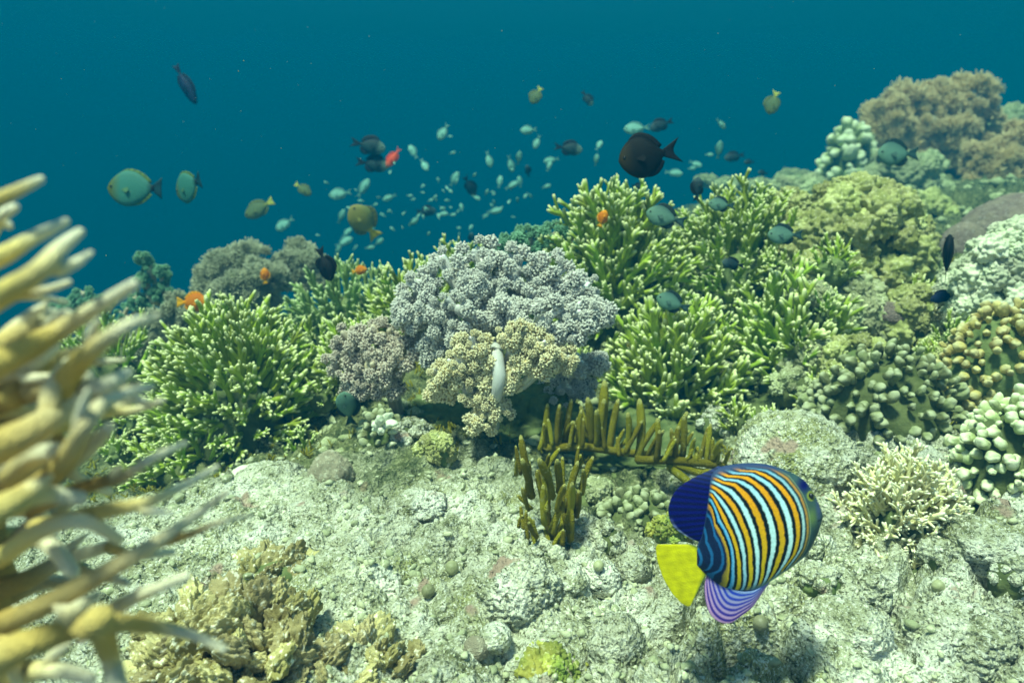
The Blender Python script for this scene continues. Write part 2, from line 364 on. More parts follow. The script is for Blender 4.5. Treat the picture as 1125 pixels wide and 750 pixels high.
def colony(px, py, d, wpx, hpx, n, kind, label, L=.16, name='staghorn_coral', upbias=.35, depth=.8, elev=(-.12, 1), scale=1.0, jitter=.12, group=None, dead=None):
    base = P(px, py, d); s = pxs(py, d); rx, rz = wpx * s / 2, hpx * s / CP; ry = rx * depth
    t = thing(name, label, 'coral', base, group)
    lib = LIB[kind]
    for i in range(n):
        z = elev[0] + (elev[1] - elev[0]) * (i + .5) / n; z += rnd.uniform(-.04, .04); z = max(-.4, min(1, z))
        th = i * 2.39996 + rnd.uniform(-.25, .25)
        h = math.sqrt(max(0, 1 - z * z)); dv = Vector((h * math.cos(th), h * math.sin(th), z))
        if dv.y > .55 and z < .45: continue                     # far underside, against the rock
        k = 1 - rnd.random() * jitter * 1.6
        tip = Vector((dv.x * rx * k, dv.y * ry * k, max(dv.z, -.2) * rz * k))
        bd = (Vector((dv.x / max(rx, .01) * rx, dv.y, dv.z + upbias)) + Vector((rnd.uniform(-.22, .22), rnd.uniform(-.22, .22), rnd.uniform(-.12, .2)))).normalized()
        ln = L * scale * rnd.uniform(.75, 1.05); fat = rnd.uniform(.82, 1.18)
        ln = min(ln, tip.length * 1.0 + .02)
        me = lib[i % len(lib)]
        o = mk('branch', me, None, t); aim(o, tip - bd * ln, bd, rnd.uniform(0, 6), Vector((fat, fat, 1)) * (ln / (.16 if kind in ('green', 'dark') else .24 if 'long' in kind or kind == 'olive' else .09 if kind == 'cream' else .20)))
    # the old dead base the branches rise from
    V, F = ico(4); V = V.copy(); V = V * (1 + .22 * fbm(V * 2.2 + px, 3))[:, None]
    V = V * np.array([rx * .52, ry * .52, rz * .42]); V[:, 2] += rz * .02
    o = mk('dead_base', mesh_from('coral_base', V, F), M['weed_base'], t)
    return t
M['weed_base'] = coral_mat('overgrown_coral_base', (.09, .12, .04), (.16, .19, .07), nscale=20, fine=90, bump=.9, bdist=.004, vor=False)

colony(268, 500, 1.98, 226, 176, 380, 'green', 'large rounded yellow-green staghorn coral bush at left, beside the lilac soft coral', L=.15, elev=(-.3, 1), upbias=.02, jitter=.07)
colony(390, 360, 2.7, 170, 78, 110, 'teal', 'grey-green slender staghorn coral behind the rounded bush, under the black fish', L=.2, upbias=.5)
colony(455, 370, 2.3, 130, 90, 90, 'green', 'bright staghorn coral peeping out behind the left shoulder of the lilac soft coral', L=.14)
colony(388, 412, 1.98, 90, 76, 60, 'green', 'small staghorn coral between the rounded bush and the mauve soft coral', L=.12)
colony(668, 385, 2.5, 205, 186, 190, 'green_long', 'tall staghorn coral topping the reef below the big dark fish', L=.22, upbias=.15, elev=(-.15, 1), jitter=.07)
colony(805, 350, 2.6, 215, 146, 190, 'green_long', 'spreading staghorn coral on the reef crest between the tall staghorn and the lobed coral', L=.19, upbias=.15, jitter=.07)
colony(860, 452, 2.1, 180, 160, 100, 'olive', 'open branched staghorn coral in the middle right, leaning towards the round boulder', L=.24, upbias=.15, jitter=.08)
colony(735, 505, 2.05, 195, 195, 135, 'green_long', 'staghorn coral right of the lilac soft coral, above the olive finger coral', L=.22, upbias=.2, jitter=.08)
colony(210, 535, 1.85, 165, 85, 60, 'dark', 'low dark green staghorn coral in shade below the rounded bush', L=.11, upbias=.1, elev=(0, 1))
colony(335, 512, 1.78, 62, 46, 16, 'dark', 'little dark green staghorn sprig at the foot of the rounded bush', L=.08, upbias=.4)
colony(505, 315, 2.6, 90, 56, 40, 'green', 'pale-tipped staghorn coral just showing above the top of the lilac soft coral', L=.13)
colony(130, 440, 2.3, 150, 110, 60, 'dark', 'dim staghorn thicket behind the yellow foreground coral', L=.13)
colony(982, 612, 1.30, 168, 132, 270, 'cream', 'cream-white bushy thin-branched coral to the right of the striped angelfish', L=.09, name='bush_coral', upbias=.1, depth=.85, elev=(-.3, 1), jitter=.18)
colony(1020, 372, 2.1, 55, 45, 22, 'cream', 'small spiky pale green coral tuft below the black upright fish', L=.07, name='bush_coral', upbias=.7, elev=(.2, 1))
colony(1000, 640, 1.2, 90, 40, 30, 'cream', 'flat withered tuft of thin branches below the cream bushy coral', L=.05, name='bush_coral', elev=(.1, 1))

# ------------------------------------------------------------------ soft corals
def floret_mesh(seed, rad=.017, n=70, plen=.007, pr=.0021, up=.3, rows=1):
    r = random.Random(seed); mb = MB()
    V, F = ico(2); mb.add(V * rad * .72, F, 0)
    for i in range(n):
        z = 1 - (i + .5) / n * 1.75; th = i * 2.39996; h = math.sqrt(max(0, 1 - z * z))
        d = Vector((h * math.cos(th), h * math.sin(th), z)); d = (d + Vector((r.uniform(-.25, .25), r.uniform(-.25, .25), r.uniform(-.2, .3)))).normalized()
        k = rad * (.62 + .25 * mnoise.noise(d * 2.2 + Vector((seed * 3.1, 0, 0))))
        q = d * k; ln = plen * r.uniform(.7, 1.5); e = (d + Vector((0, 0, up))).normalized()
        mb.tube([q, q + d * ln * .5, q + d * ln * .5 + e * ln * .5], [pr * .9, pr, pr * 1.15], 5, [0, .3, 1])
        for _ in range(2):
            s = (e + Vector((r.uniform(-1, 1), r.uniform(-1, 1), r.uniform(-1, 1)))).normalized()
            mb.tube([q + d * ln * .4, q + d * ln * .4 + s * ln * .55], [pr * .7, pr * .8], 4, [.3, .9])
    return mb.mesh('polyp_head')
FL = [floret_mesh(i) for i in range(6)]
FL_LONG = [floret_mesh(10 + i, rad=.017, n=95, plen=.019, pr=.0015, up=1.2) for i in range(6)]
LIB.update({'lilac': withmat(FL, M['lilac']), 'mauve': withmat(FL, M['mauve']), 'tan': withmat(FL, M['tan']), 'fawn': withmat(FL_LONG, M['fawn']),
            'reefbush': withmat(FL_LONG, M['reefbush']), 'weed': withmat(FL, M['weed']), 'mauve_long': withmat(FL_LONG, M['mauve'])})
def soft(px, py, d, kind, label, lobes, stalkmat='stalk', per=14, fs=1.0, name='soft_coral', stalk_r=.016, stalks=True, updir=.35):
    """lobes: (px, py, radius px, extra depth m)"""
    base = P(px, py, d); t = thing(name, label, 'soft coral', base)
    cs = [P(lx, ly, d + dd) - base for lx, ly, lr, dd in lobes]; hub = sum(cs, Vector()) / len(cs) * .5 + Vector((0, .06, -.01))
    for (lx, ly, lr, dd) in lobes:
        c = P(lx, ly, d + dd) - base; s = pxs(ly, d + dd); rr = lr * s
        axis = (c - Vector((0, 0, -.02))).normalized() if c.length > .02 else Vector((0, 0, 1))
        if stalks:
            mb = MB(); pp = [Vector((hub.x * .5, hub.y + .03, -.04)), hub, hub.lerp(c, .4) + Vector((rnd.uniform(-.01, .01), .0, -.012)), hub.lerp(c, .75), c]; k = stalk_r * (rr / .05) ** .5
            mb.tube(pp, [k * 1.15, k * .95, k * .85, k * .9, k * 1.1], 10, wob=.04)
            for j in range(5):
                e = (axis + Vector((rnd.uniform(-1, 1), rnd.uniform(-1.1, .6), rnd.uniform(-.6, .8)))).normalized()
                mb.tube([hub.lerp(c, .75), hub.lerp(c, .87) + e * rr * .3, c + e * rr * .75], [k * .6, k * .5, k * .4], 8)
            mk('stalk', mb.mesh('stalk'), M[stalkmat], t)
        for i in range(per):
            z = 1 - (i + .5) / per * 1.8; th = i * 2.39996 + lx; h = math.sqrt(max(0, 1 - z * z))
            dv = Vector((h * math.cos(th), h * math.sin(th), z)); dv = (dv + Vector((rnd.uniform(-.2, .2), rnd.uniform(-.35, .1), rnd.uniform(-.1, .2)))).normalized()
            if dv.y > .75: continue
            q = c + dv * rr * rnd.uniform(.66, 1.12)
            lib = LIB[kind]; o = mk('polyp_head', lib[rnd.randrange(len(lib))], None, t)
            aim(o, q, (dv + axis * .4 + Vector((0, 0, updir))), rnd.uniform(0, 6), fs * rnd.uniform(.55, 1.45))
    return t
soft(545, 430, 1.72, 'lilac', 'lilac-grey cauliflower soft coral in the middle of the reef, pale stalks showing',
     [(460,322,24,.05),(492,300,26,.08),(530,290,24,.1),(568,298,26,.1),(604,302,24,.1),(636,322,22,.06),(474,350,24,0),(505,340,24,-.02),(448,345,18,.02),
      (545,322,22,.05),(540,352,12,.0),(585,330,20,.04),(600,352,26,-.03),(636,350,24,-.02),(622,366,16,-.04),(498,376,20,-.02),(478,382,14,0),(560,345,18,0),(655,345,14,0),(520,312,18,.03)], per=18, fs=.82, stalk_r=.014)
soft(440, 470, 1.75, 'mauve', 'mauve-brown soft coral drooping left of the lilac one', [(390,378,24,.03),(420,372,22,.04),(378,398,18,.02),(408,402,24,0),(440,395,22,0),(395,425,18,0),(425,425,14,0),(450,372,16,.05)], 'stalk_tan', per=16, fs=.8, stalk_r=.018)
soft(542, 468, 1.62, 'tan', 'yellow-tan soft coral with a thick white stalk below the lilac one',
     [(520,380,16,0),(505,398,20,0),(488,412,18,0),(530,402,16,0),(512,428,18,0),(565,372,18,0),(592,384,20,0),(615,395,16,.02),(575,398,16,0),(536,440,14,-.02),(528,462,14,-.03),(548,452,12,-.02),(560,420,10,-.02),(538,418,10,-.02),(480,430,10,0),(598,402,14,0)], 'stalk', per=15, fs=.72, stalk_r=.012)
_s = MB(); _s.tube([P(541, 455, 1.64), P(546, 432, 1.58), P(549, 412, 1.575), P(546, 394, 1.61), P(544, 380, 1.70)], [.011, .015, .0165, .017, .016], 12, wob=.06)
_me = _s.mesh('stalk'); _o = mk('stalk', _me, M['stalk'], bpy.data.objects['soft_coral.002']); _o.matrix_parent_inverse = Matrix.Translation(-P(542, 468, 1.62))
soft(600, 470, 1.85, 'lilac', 'shadowed grey-violet soft coral under the right side of the lilac one', [(630,402,18,0),(615,428,20,.02),(640,428,14,.03),(590,440,18,.04),(655,400,12,.02)], per=14, fs=.75)
soft(590, 300, 2.5, 'weed', 'dark green knobbly soft coral peeking over the reef left of the tall staghorn', [(560,272,14,0),(582,266,16,0),(606,262,16,0),(628,268,14,0),(598,282,16,0)], 'stalk_tan', per=14, fs=1.0)
soft(1010, 232, 7.0, 'fawn', 'big fawn feathery leather coral rising highest at the upper right',
     [(972,135,24,0),(1000,122,26,.1),(1032,112,22,.1),(1058,120,26,.1),(978,160,26,0),(1010,150,30,0),(1042,150,30,0),(1072,148,24,.1),(1000,178,26,0),(1030,182,26,0),(1060,180,22,0),(962,150,16,0),(1088,160,14,.1)], 'stalk_tan', per=23, fs=2.6, stalk_r=.03, updir=1)
soft(1100, 240, 6.2, 'fawn', 'second feathery fawn leather coral at the right edge, below the highest one',
     [(1078,180,18,0),(1100,172,20,0),(1122,160,24,.1),(1085,205,20,0),(1110,200,22,0),(1068,215,18,-.1),(1050,230,14,-.1),(1130,190,24,0),(1095,228,16,0)], 'stalk_tan', per=22, fs=2.1, stalk_r=.03, updir=1)
soft(280, 345, 3.2, 'reefbush', 'grey-green feathery soft coral behind the rounded staghorn bush', [(235,312,18,.1),(252,296,18,.1),(275,288,18,.1),(295,305,18,0),(258,318,18,0),(280,322,18,0),(240,335,16,0)], 'stalk_tan', per=20, fs=1.25, updir=1)
soft(325, 345, 3.4, 'reefbush', 'taller pointed feathery soft coral further back beside the black fish', [(318,290,14,0),(328,276,10,.1),(338,292,14,0),(308,305,14,0),(325,308,16,0),(345,308,14,0)], 'stalk_tan', per=18, fs=1.2, updir=1.2)
soft(172, 350, 3.0, 'weed', 'upright dark green bushy weed with beaded sprigs on the left skyline', [(158,285,7,0),(165,296,9,0),(160,312,10,0),(178,300,7,0),(180,318,9,0),(168,330,12,0),(190,330,10,0),(152,332,10,0)], 'stalk_tan', per=11, fs=.75)
soft(110, 380, 3.1, 'weed', 'low dark green weed clump half hidden behind the yellow coral tips', [(95,330,14,0),(118,338,16,0),(85,350,16,0),(140,350,16,0),(110,362,18,0),(130,375,18,0),(72,340,12,0)], 'stalk_tan', per=12, fs=1.0)
soft(205, 375, 2.7, 'reefbush', 'dull green soft coral under the orange fish', [(195,340,14,0),(215,350,14,0),(180,360,16,0),(205,368,16,0),(160,385,16,0),(232,345,10,0)], 'stalk_tan', per=12, fs=.9)

# ------------------------------------------------------------------ lobed, knobbed and boulder corals
def lobe_mesh(seed, sub=5, a=.28, w=.16, ws=3.2, flat=1.0):
    V, F = ico(sub); V = V.copy(); o = seed * 7.7
    r = 1 + a * fbm(V * 1.4 + o, 3) + w * np.clip(.75 - worley(V * ws + o), 0, 1) + .03 * perlin(V * 14 + o)
    V = V * r[:, None]; V[:, 2] *= flat
    return mesh_from('lobe', V, F, {'tip': np.zeros(len(V))})
LOB = [lobe_mesh(i, 5, .34, .50, 2.9) for i in range(5)]
LOBS = [lobe_mesh(i + 9, 4, .18, .22, 2.6) for i in range(4)]
STN = [lobe_mesh(i + 20, 4, .35, .20, 2.4, .8) for i in range(6)]
def knob_mesh(seed):
    V, F = ico(4); V = V * (1 + .24 * fbm(V * .9 + seed * 9.1, 2) + .025 * perlin(V * 5 + seed))[:, None]
    V = V * np.array([.88, .88, 1.55]); V[:, 2] += .2; V[:, :2] *= (1 + .18 * V[:, 2:3]); V[:, 0] += .15 * math.sin(seed * 2.) * V[:, 2] ** 2
    return mesh_from('knob', V, F, {'tip': np.clip((V[:, 2] - .2) / 1.6, 0, 1)})
KN = [knob_mesh(i) for i in range(5)]
for k, base in (('lobe', LOB), ('lobe_grey', LOB), ('lobe_pale', LOBS), ('lobe_gold', LOB), ('dome', LOBS), ('algae', LOB)): LIB[k] = withmat(base, M[k])
for k in ('knob_green', 'knob_pale', 'knob_tan', 'white_knob'): LIB[k] = withmat(KN, M[k])
LIB['lobe_pale'] = withmat(LOB, M['lobe_pale'])
LIB['stone'] = withmat(STN, M['ground']); LIB['stone_brown'] = withmat(STN, M['stone_brown'])
def mound(px, py, d, wpx, hpx, n, kind, label, size, part='lobe', name='lobed_coral', cat='coral', elev=(-.1, 1), depth=.8, core=True, flat=1, core_k=.86, group=None):
    """a dome of lobes or knobs; size in photo pixels"""
    base = P(px, py, d); s = pxs(py, d); rx, rz = wpx * s / 2, hpx * s / CP; ry = rx * depth; sz = size * s
    t = thing(name, label, cat, base, group); lib = LIB[kind]
    for i in range(n):
        z = elev[0] + (elev[1] - elev[0]) * (i + .5) / n; th = i * 2.39996 + rnd.uniform(-.3, .3)
        h = math.sqrt(max(0, 1 - z * z)); dv = Vector((h * math.cos(th), h * math.sin(th), z))
        if dv.y > .6 and z < .5: continue
        k = rnd.uniform(.86, 1.06) if kind != 'lobe_gold' else rnd.uniform(.74, 1.12)
        q = Vector((dv.x * rx * k, dv.y * ry * k, dv.z * rz * k)); nn = Vector((dv.x / rx, dv.y / ry, dv.z / rz)).normalized()
        o = mk(part, lib[rnd.randrange(len(lib))], None, t); ss = sz * (.98 if part == 'knob' else 1) * rnd.uniform(.65, 1.3)
        aim(o, q - nn * ss * .5, nn + Vector((rnd.uniform(-.25, .25), rnd.uniform(-.25, .25), rnd.uniform(-.1, .4))) * 1.0, rnd.uniform(0, 6), (ss, ss * (1 if flat == 1 else .55), ss * (1 if flat == 1 else 1.25)))
    if core:
        V, F = ico(4); V = V * (1 + .15 * fbm(V * 2 + px, 3))[:, None] * np.array([rx * core_k, ry * core_k, rz * core_k])
        mk('core', mesh_from('core', V, F), M['weed_base'], t)
    return t
mound(930, 318, 2.45, 150, 112, 110, 'lobe', 'large yellow-green cauliflower coral head on the reef crest at right', 14, elev=(-.2, 1))
mound(975, 300, 2.6, 80, 72, 48, 'lobe', 'small cauliflower coral knoll leaning on the right flank of the crest coral head', 12)
mound(868, 262, 2.75, 80, 48, 44, 'lobe', 'flat yellowish lobed coral between the staghorn crest and the cauliflower head', 11)
mound(935, 372, 2.2, 90, 62, 34, 'lobe_grey', 'grey-green lobed coral below the big cauliflower head', 13)
mound(1000, 372, 2.15, 80, 56, 30, 'lobe', 'low lobed coral between the grey-green coral and the black upright fish', 11)
mound(895, 420, 2.0, 70, 52, 26, 'lobe_grey', 'grey lobed coral hidden behind the open staghorn', 11)
mound(945, 412, 1.9, 100, 40, 34, 'lobe', 'bright yellow-green lumpy coral above the dark green knob coral', 9)
mound(970, 480, 1.7, 160, 98, 290, 'knob_green', 'dark grey-green knob coral cluster behind the cream bushy coral', 4.9, 'knob', 'knob_coral', elev=(-.2, 1))
mound(905, 462, 1.75, 52, 42, 90, 'knob_green', 'small round knob coral at the top of the pale boulder', 5, 'knob', 'knob_coral')
mound(1092, 432, 1.75, 130, 96, 290, 'knob_tan', 'ochre fine-knobbed coral mound at the right edge', 4.6, 'knob', 'knob_coral', elev=(-.2, 1))
mound(1110, 540, 1.45, 140, 104, 290, 'knob_pale', 'mint green coral with rounded finger knobs at the right edge', 5.6, 'knob', 'knob_coral', elev=(-.1, 1))
mound(1100, 345, 2.0, 100, 98, 80, 'lobe_pale', 'pale lobed coral stack at the right edge below the mauve dome', 11)
mound(1060, 330, 2.1, 60, 48, 36, 'lobe_pale', 'pale lobed coral lump just right of the black upright fish', 8)
mound(930, 208, 6.8, 62, 66, 120, 'knob_pale', 'round whitish coral head left of the feathery leather coral', 5.5, 'knob', 'knob_coral', elev=(-.3, 1))
mound(985, 235, 6.2, 100, 66, 40, 'lobe_grey', 'knobbly grey coral under the feathery leather coral', 11, elev=(-.3, 1))
mound(1025, 262, 4.6, 64, 44, 24, 'lobe', 'small yellow lobed coral in the teal gully', 9)
mound(960, 275, 4.4, 120, 45, 34, 'lobe_grey', 'dim lobed coral bank behind the cauliflower head', 11)
mound(385, 515, 1.66, 26, 20, 14, 'stone', 'small knobby crust beside the brown cone coral', 6, 'nodule', 'crust_lump')
mound(420, 505, 1.62, 46, 58, 46, 'knob_green', 'small green knob coral under the mauve soft coral', 5, 'knob', 'knob_coral')
t = mound(422, 474, 1.56, 20, 18, 9, 'white_knob', 'little cluster of white round knobs on the small green knob coral', 4.5, 'knob', 'knob_coral', core=False)
mound(700, 580, 1.36, 100, 40, 110, 'knob_green', 'patch of tiny grey-green knobs left of the angelfish', 5, 'knob', 'knob_coral')
mound(650, 560, 1.42, 70, 36, 20, 'lobe_grey', 'low grey crust beneath the olive finger coral', 8)
mound(735, 588, 1.25, 44, 24, 14, 'algae', 'bright green algae lumps above the yellow tail of the angelfish', 7, 'clump', 'algae_clump', 'algae')
mound(600, 765, .92, 100, 58, 40, 'algae', 'yellow-green algae-covered lump at the bottom centre edge', 12, 'clump', 'algae_clump', 'algae')
mound(265, 775, .88, 235, 118, 170, 'lobe_gold', 'golden-brown lumpy plate coral at the lower left, behind the yellow branches', 17, elev=(-.05, 1), flat=.7, core_k=.7)
mound(400, 778, .90, 150, 88, 80, 'lobe_gold', 'cream-tipped lumpy coral at the bottom edge left of centre', 12, flat=.7, core_k=.7)
mound(300, 640, 1.12, 100, 28, 20, 'lobe_gold', 'small lumpy coral ridge on top of the golden plate coral', 13, flat=.7)
# mauve boulder dome
def boulder(px, py, d, rxp, rzp, mat, label, name='boulder_coral', cat='coral', seed=1, depth=.9, amp=.1, fine=.012, sub=6, group=None, tilt=0):
    s = pxs(py, d); V, F = ico(sub); o = seed * 5.3
    r = 1 + amp * fbm(V * 1.5 + o, 3) + fine * 2 * np.clip(.7 - worley(V * 9 + o), 0, 1) + fine * 1.6 * fbm(V * 12 + o, 4) + fine * 1.2 * np.clip(.6 - worley(V * 20 + o), 0, 1) - fine * 3 * np.clip(perlin(V * 7 + o) - .35, 0, 1)
    V = V * r[:, None] * np.array([rxp * s, rxp * s * depth, rzp * s])
    ob = mk(name, mesh_from(name, V, F, {'tip': np.zeros(len(V))}), (M['ground'] if mat == 'stone' else M[mat]), None, P(px, py, d)); ob.rotation_euler = (0, tilt, seed)
    return tag(ob, label, cat, group)
boulder(1122, 264, 2.95, 62, 50, 'dome', 'big mauve-grey dome coral at the right edge', seed=2, amp=.06)
boulder(1058, 275, 2.85, 24, 30, 'dome', 'brownish smaller dome coral beside the big mauve one', seed=3, amp=.08)
boulder(985, 345, 2.15, 26, 17, 'dome', 'smooth tan cushion coral among the lobed corals below the crest', seed=4, amp=.08)
boulder(872, 512, 1.52, 68, 58, 'stone', 'rounded pale grey-green boulder behind the head of the angelfish', 'boulder', 'rock', 5, amp=.12, fine=.03)
boulder(364, 528, 1.48, 25, 32, 'stone_brown', 'small brown pitted cone coral on the pale rock, left of centre', 'cone_coral', 'coral', 6, amp=.08, fine=.05, sub=5)
boulder(572, 652, 1.04, 46, 38, 'stone', 'warty grey boulder at the bottom centre', 'boulder', 'rock', 7, amp=.14, fine=.05)
boulder(545, 700, .93, 19, 14, 'stone', 'pale oval stone in front of the warty boulder', 'stone', 'rock', 8, fine=.04, sub=4)
boulder(523, 712, .91, 14, 13, 'stone_brown', 'dark round pebble beside the pale oval stone', 'stone', 'rock', 9, fine=.04, sub=4)
boulder(678, 718, .93, 34, 42, 'stone', 'crusted upright block right of the yellow-green algae', 'stone', 'rock', 10, amp=.15, fine=.05, sub=5)
boulder(622, 640, 1.08, 26, 22, 'stone', 'lumpy stone right of the warty boulder', 'stone', 'rock', 11, amp=.18, fine=.05, sub=5)
boulder(660, 635, 1.12, 22, 20, 'stone', 'grey lump between the olive finger coral and the yellow tail', 'stone', 'rock', 12, amp=.18, fine=.05, sub=5)
boulder(695, 625, 1.16, 20, 18, 'stone', 'rounded stone directly left of the yellow tail', 'stone', 'rock', 13, amp=.18, fine=.05, sub=5)
boulder(600, 688, 1.0, 24, 18, 'stone', 'broken stone wedged under the warty boulder', 'stone', 'rock', 14, amp=.2, fine=.05, sub=5)
boulder(270, 520, 1.55, 16, 8, 'white_knob', 'white elongated coral stub at the upper left of the pale rock', 'coral_fragment', 'coral', 15, sub=4)
boulder(300, 530, 1.5, 40, 20, 'stone', 'yellowish crusted ledge at the top of the pale rock', 'stone', 'rock', 16, amp=.2, fine=.05, sub=5)
boulder(350, 570, 1.34, 36, 24, 'stone', 'knobbly ledge in front of the brown cone coral', 'stone', 'rock', 17, amp=.22, fine=.06, sub=5)
boulder(930, 690, .98, 44, 30, 'stone', 'pale crusted rock low at right below the angelfish', 'stone', 'rock', 18, amp=.2, fine=.05, sub=5)
boulder(1060, 700, .97, 52, 34, 'stone', 'large pale rock in the lower right corner', 'stone', 'rock', 19, amp=.2, fine=.05)
boulder(945, 748, .9, 34, 22, 'stone', 'round pitted stone at the bottom edge, right of centre', 'stone', 'rock', 20, amp=.14, fine=.06, sub=5)
boulder(1085, 600, 1.18, 44, 26, 'stone', 'greenish rock under the mint knob coral', 'stone', 'rock', 21, amp=.2, fine=.05, sub=5)
boulder(460, 555, 1.32, 30, 14, 'stone', 'low hump on the pale rock in the middle', 'stone', 'rock', 22, amp=.2, fine=.05, sub=5)
for k, (px, py, d, rr, lab) in enumerate([(285,548,1.42,9,'dull green sea squirt at the left side of the pale rock'), (306,558,1.4,8,'sea squirt with a darker top beside the knobbly ledge'),
    (276,592,1.26,10,'plump sea squirt above the golden plate coral'), (497,625,1.12,9,'speckled sea squirt on the open pale rock'), (470,650,1.06,9,'sea squirt nearest the cream-tipped lumpy coral'),
    (657,622,1.1,7,'small brown sea squirt by the grey lump'), (835,686,.98,10,'dark green sea squirt right of the purple fin'), (1070,710,.93,9,'yellow-green sea squirt in the lower right corner'),
    (1030,645,1.06,8,'sea squirt below the withered tuft'), (232,745,.86,14,'dim green sea squirt under the golden plate coral')]):
    s = pxs(py, d); V, F = ico(4); V = V * (1 + .06 * fbm(V * 2 + k, 3))[:, None]; V[:, 2] = V[:, 2] * 1.1 + .25
    rr *= .82; z = V[:, 2]; rim = np.clip((z - 1.1) / .3, 0, 1); V[:, 2] = np.where(z > 1.3, 1.3 - (z - 1.3) * 1.2, z)     # open mouth
    ob = mk('sea_squirt', mesh_from('sea_squirt', V * rr * s, F), M['squirt'], None, P(px, py, d)); ob.rotation_euler = (rnd.uniform(-.4, .4), rnd.uniform(-.4, .4), 0)
    tag(ob, lab, 'sea squirt', 'sea squirts on the pale rock')

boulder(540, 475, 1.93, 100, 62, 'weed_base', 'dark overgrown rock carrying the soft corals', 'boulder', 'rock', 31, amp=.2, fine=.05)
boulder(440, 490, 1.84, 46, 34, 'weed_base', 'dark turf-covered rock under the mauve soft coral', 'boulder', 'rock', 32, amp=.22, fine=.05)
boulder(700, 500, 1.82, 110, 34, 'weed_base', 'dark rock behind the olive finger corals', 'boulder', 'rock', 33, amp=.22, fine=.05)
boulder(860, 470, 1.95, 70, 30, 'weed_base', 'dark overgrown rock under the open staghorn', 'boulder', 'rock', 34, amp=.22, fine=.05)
# ------------------------------------------------------------------ olive finger coral
def finger_mesh(seed):
    r = random.Random(seed); mb = MB(); c = Vector((r.uniform(-.3, .3), r.uniform(-.2, .2), 0))
    pts = [Vector((0, 0, 0)) + c * (t * t) + Vector((0, 0, t)) for t in (0, .2, .4, .6, .8, .95)]
    mb.tube(pts, [.115, .10, .105, .11, .10, .065], 10, [0, 0, 0, 0, .3, 1], wob=.05); return mb.mesh('finger')
FG = withmat([finger_mesh(i) for i in range(6)], M['finger'])
def finger_coral(label, stems, fingers, d):
    base = P(*stems[0][0][:2], d); t = thing('finger_coral', label, 'coral', base)
    for st in stems:
        mb = MB(); mb.tube([P(x, y, d + dd) - base for x, y, dd in st], [4.6 * pxs(st[0][1], d)] * len(st), 9, wob=.06)
        mk('stem', mb.mesh('stem'), M['finger'], t)
    fingers = list(fingers) + [(x + rnd.uniform(-7, 7), y + rnd.uniform(-2, 3), x2 + rnd.uniform(-9, 9), y + (y2 - y) * rnd.uniform(.55, .95), dd + rnd.uniform(-.02, .05)) for (x, y, x2, y2, dd) in fingers]
    for (x, y, x2, y2, dd) in fingers:
        a = P(x, y, d + dd) - base; b = P(x2, y2, d + dd + rnd.uniform(-.03, .03)) - base; ln = (b - a).length
        o = mk('finger', FG[rnd.randrange(6)], None, t)
        wdt = max(ln, 30 * pxs(y, d)); aim(o, a, b - a, rnd.uniform(0, 6), (wdt * rnd.uniform(.6, .82), wdt * .7, ln))
finger_coral('olive finger coral standing lowest, its foot on the pale rock below the tan soft coral', [[(606,600,0),(600,560,0),(592,520,.02)], [(606,600,0),(622,570,0),(630,545,.02)]],
  [(572,520,566,492,.02),(582,530,570,480,.04),(584,545,578,498,0),(594,540,589,515,-.02),(600,560,600,522,-.04),(598,520,610,490,.03),(606,545,602,500,0),(615,540,614,500,.02),(612,560,616,528,-.04),
   (622,555,632,508,0),(625,570,634,526,-.02),(630,565,640,540,.02),(590,590,584,566,-.04),(588,600,582,572,-.02),(615,590,622,565,-.03),(618,598,622,580,-.05),(580,560,575,538,0),(632,520,634,490,.04),(638,540,645,500,.05),(575,580,572,556,0),(598,575,594,535,-.03),(608,585,612,545,-.03),(628,592,630,560,-.03),(580,590,574,560,-.02),(604,606,603,580,-.05)], 1.2)
finger_coral('row of olive coral fingers in the middle, just below the staghorn', [[(600,492,0),(640,490,0),(680,496,0),(715,500,.02)]],
  [(600,490,598,446,.02),(606,488,604,460,-.02),(612,488,612,445,0),(620,488,626,440,.02),(626,490,628,462,-.02),(636,488,634,450,0),(640,490,642,462,-.03),(650,488,650,436,.03),(655,490,662,450,0),(660,490,664,424,.03),
   (664,492,664,468,-.02),(670,492,674,440,.02),(676,496,682,470,0),(680,500,680,480,-.02),(645,480,640,445,.04),(615,480,618,452,.04)], 1.58)
finger_coral('spreading olive finger coral directly above the angelfish', [[(700,505,.02),(735,505,0),(770,508,-.02),(795,512,0)], [(735,512,0),(750,524,-.02),(768,540,-.03)],[(740,508,0),(765,518,-.02),(785,520,-.03)]],
  [(722,503,728,465,.02),(732,503,736,478,-.01),(736,500,748,450,.03),(742,505,742,470,0),(750,500,756,455,.02),(758,503,760,478,0),(765,505,764,490,-.02),(770,500,778,468,.02),(776,505,780,466,0),
   (782,508,788,478,0),(788,508,792,488,-.01),(796,510,800,492,0),(712,500,724,470,.03),(702,500,712,440,.05),(688,498,700,455,.05)], 1.5)

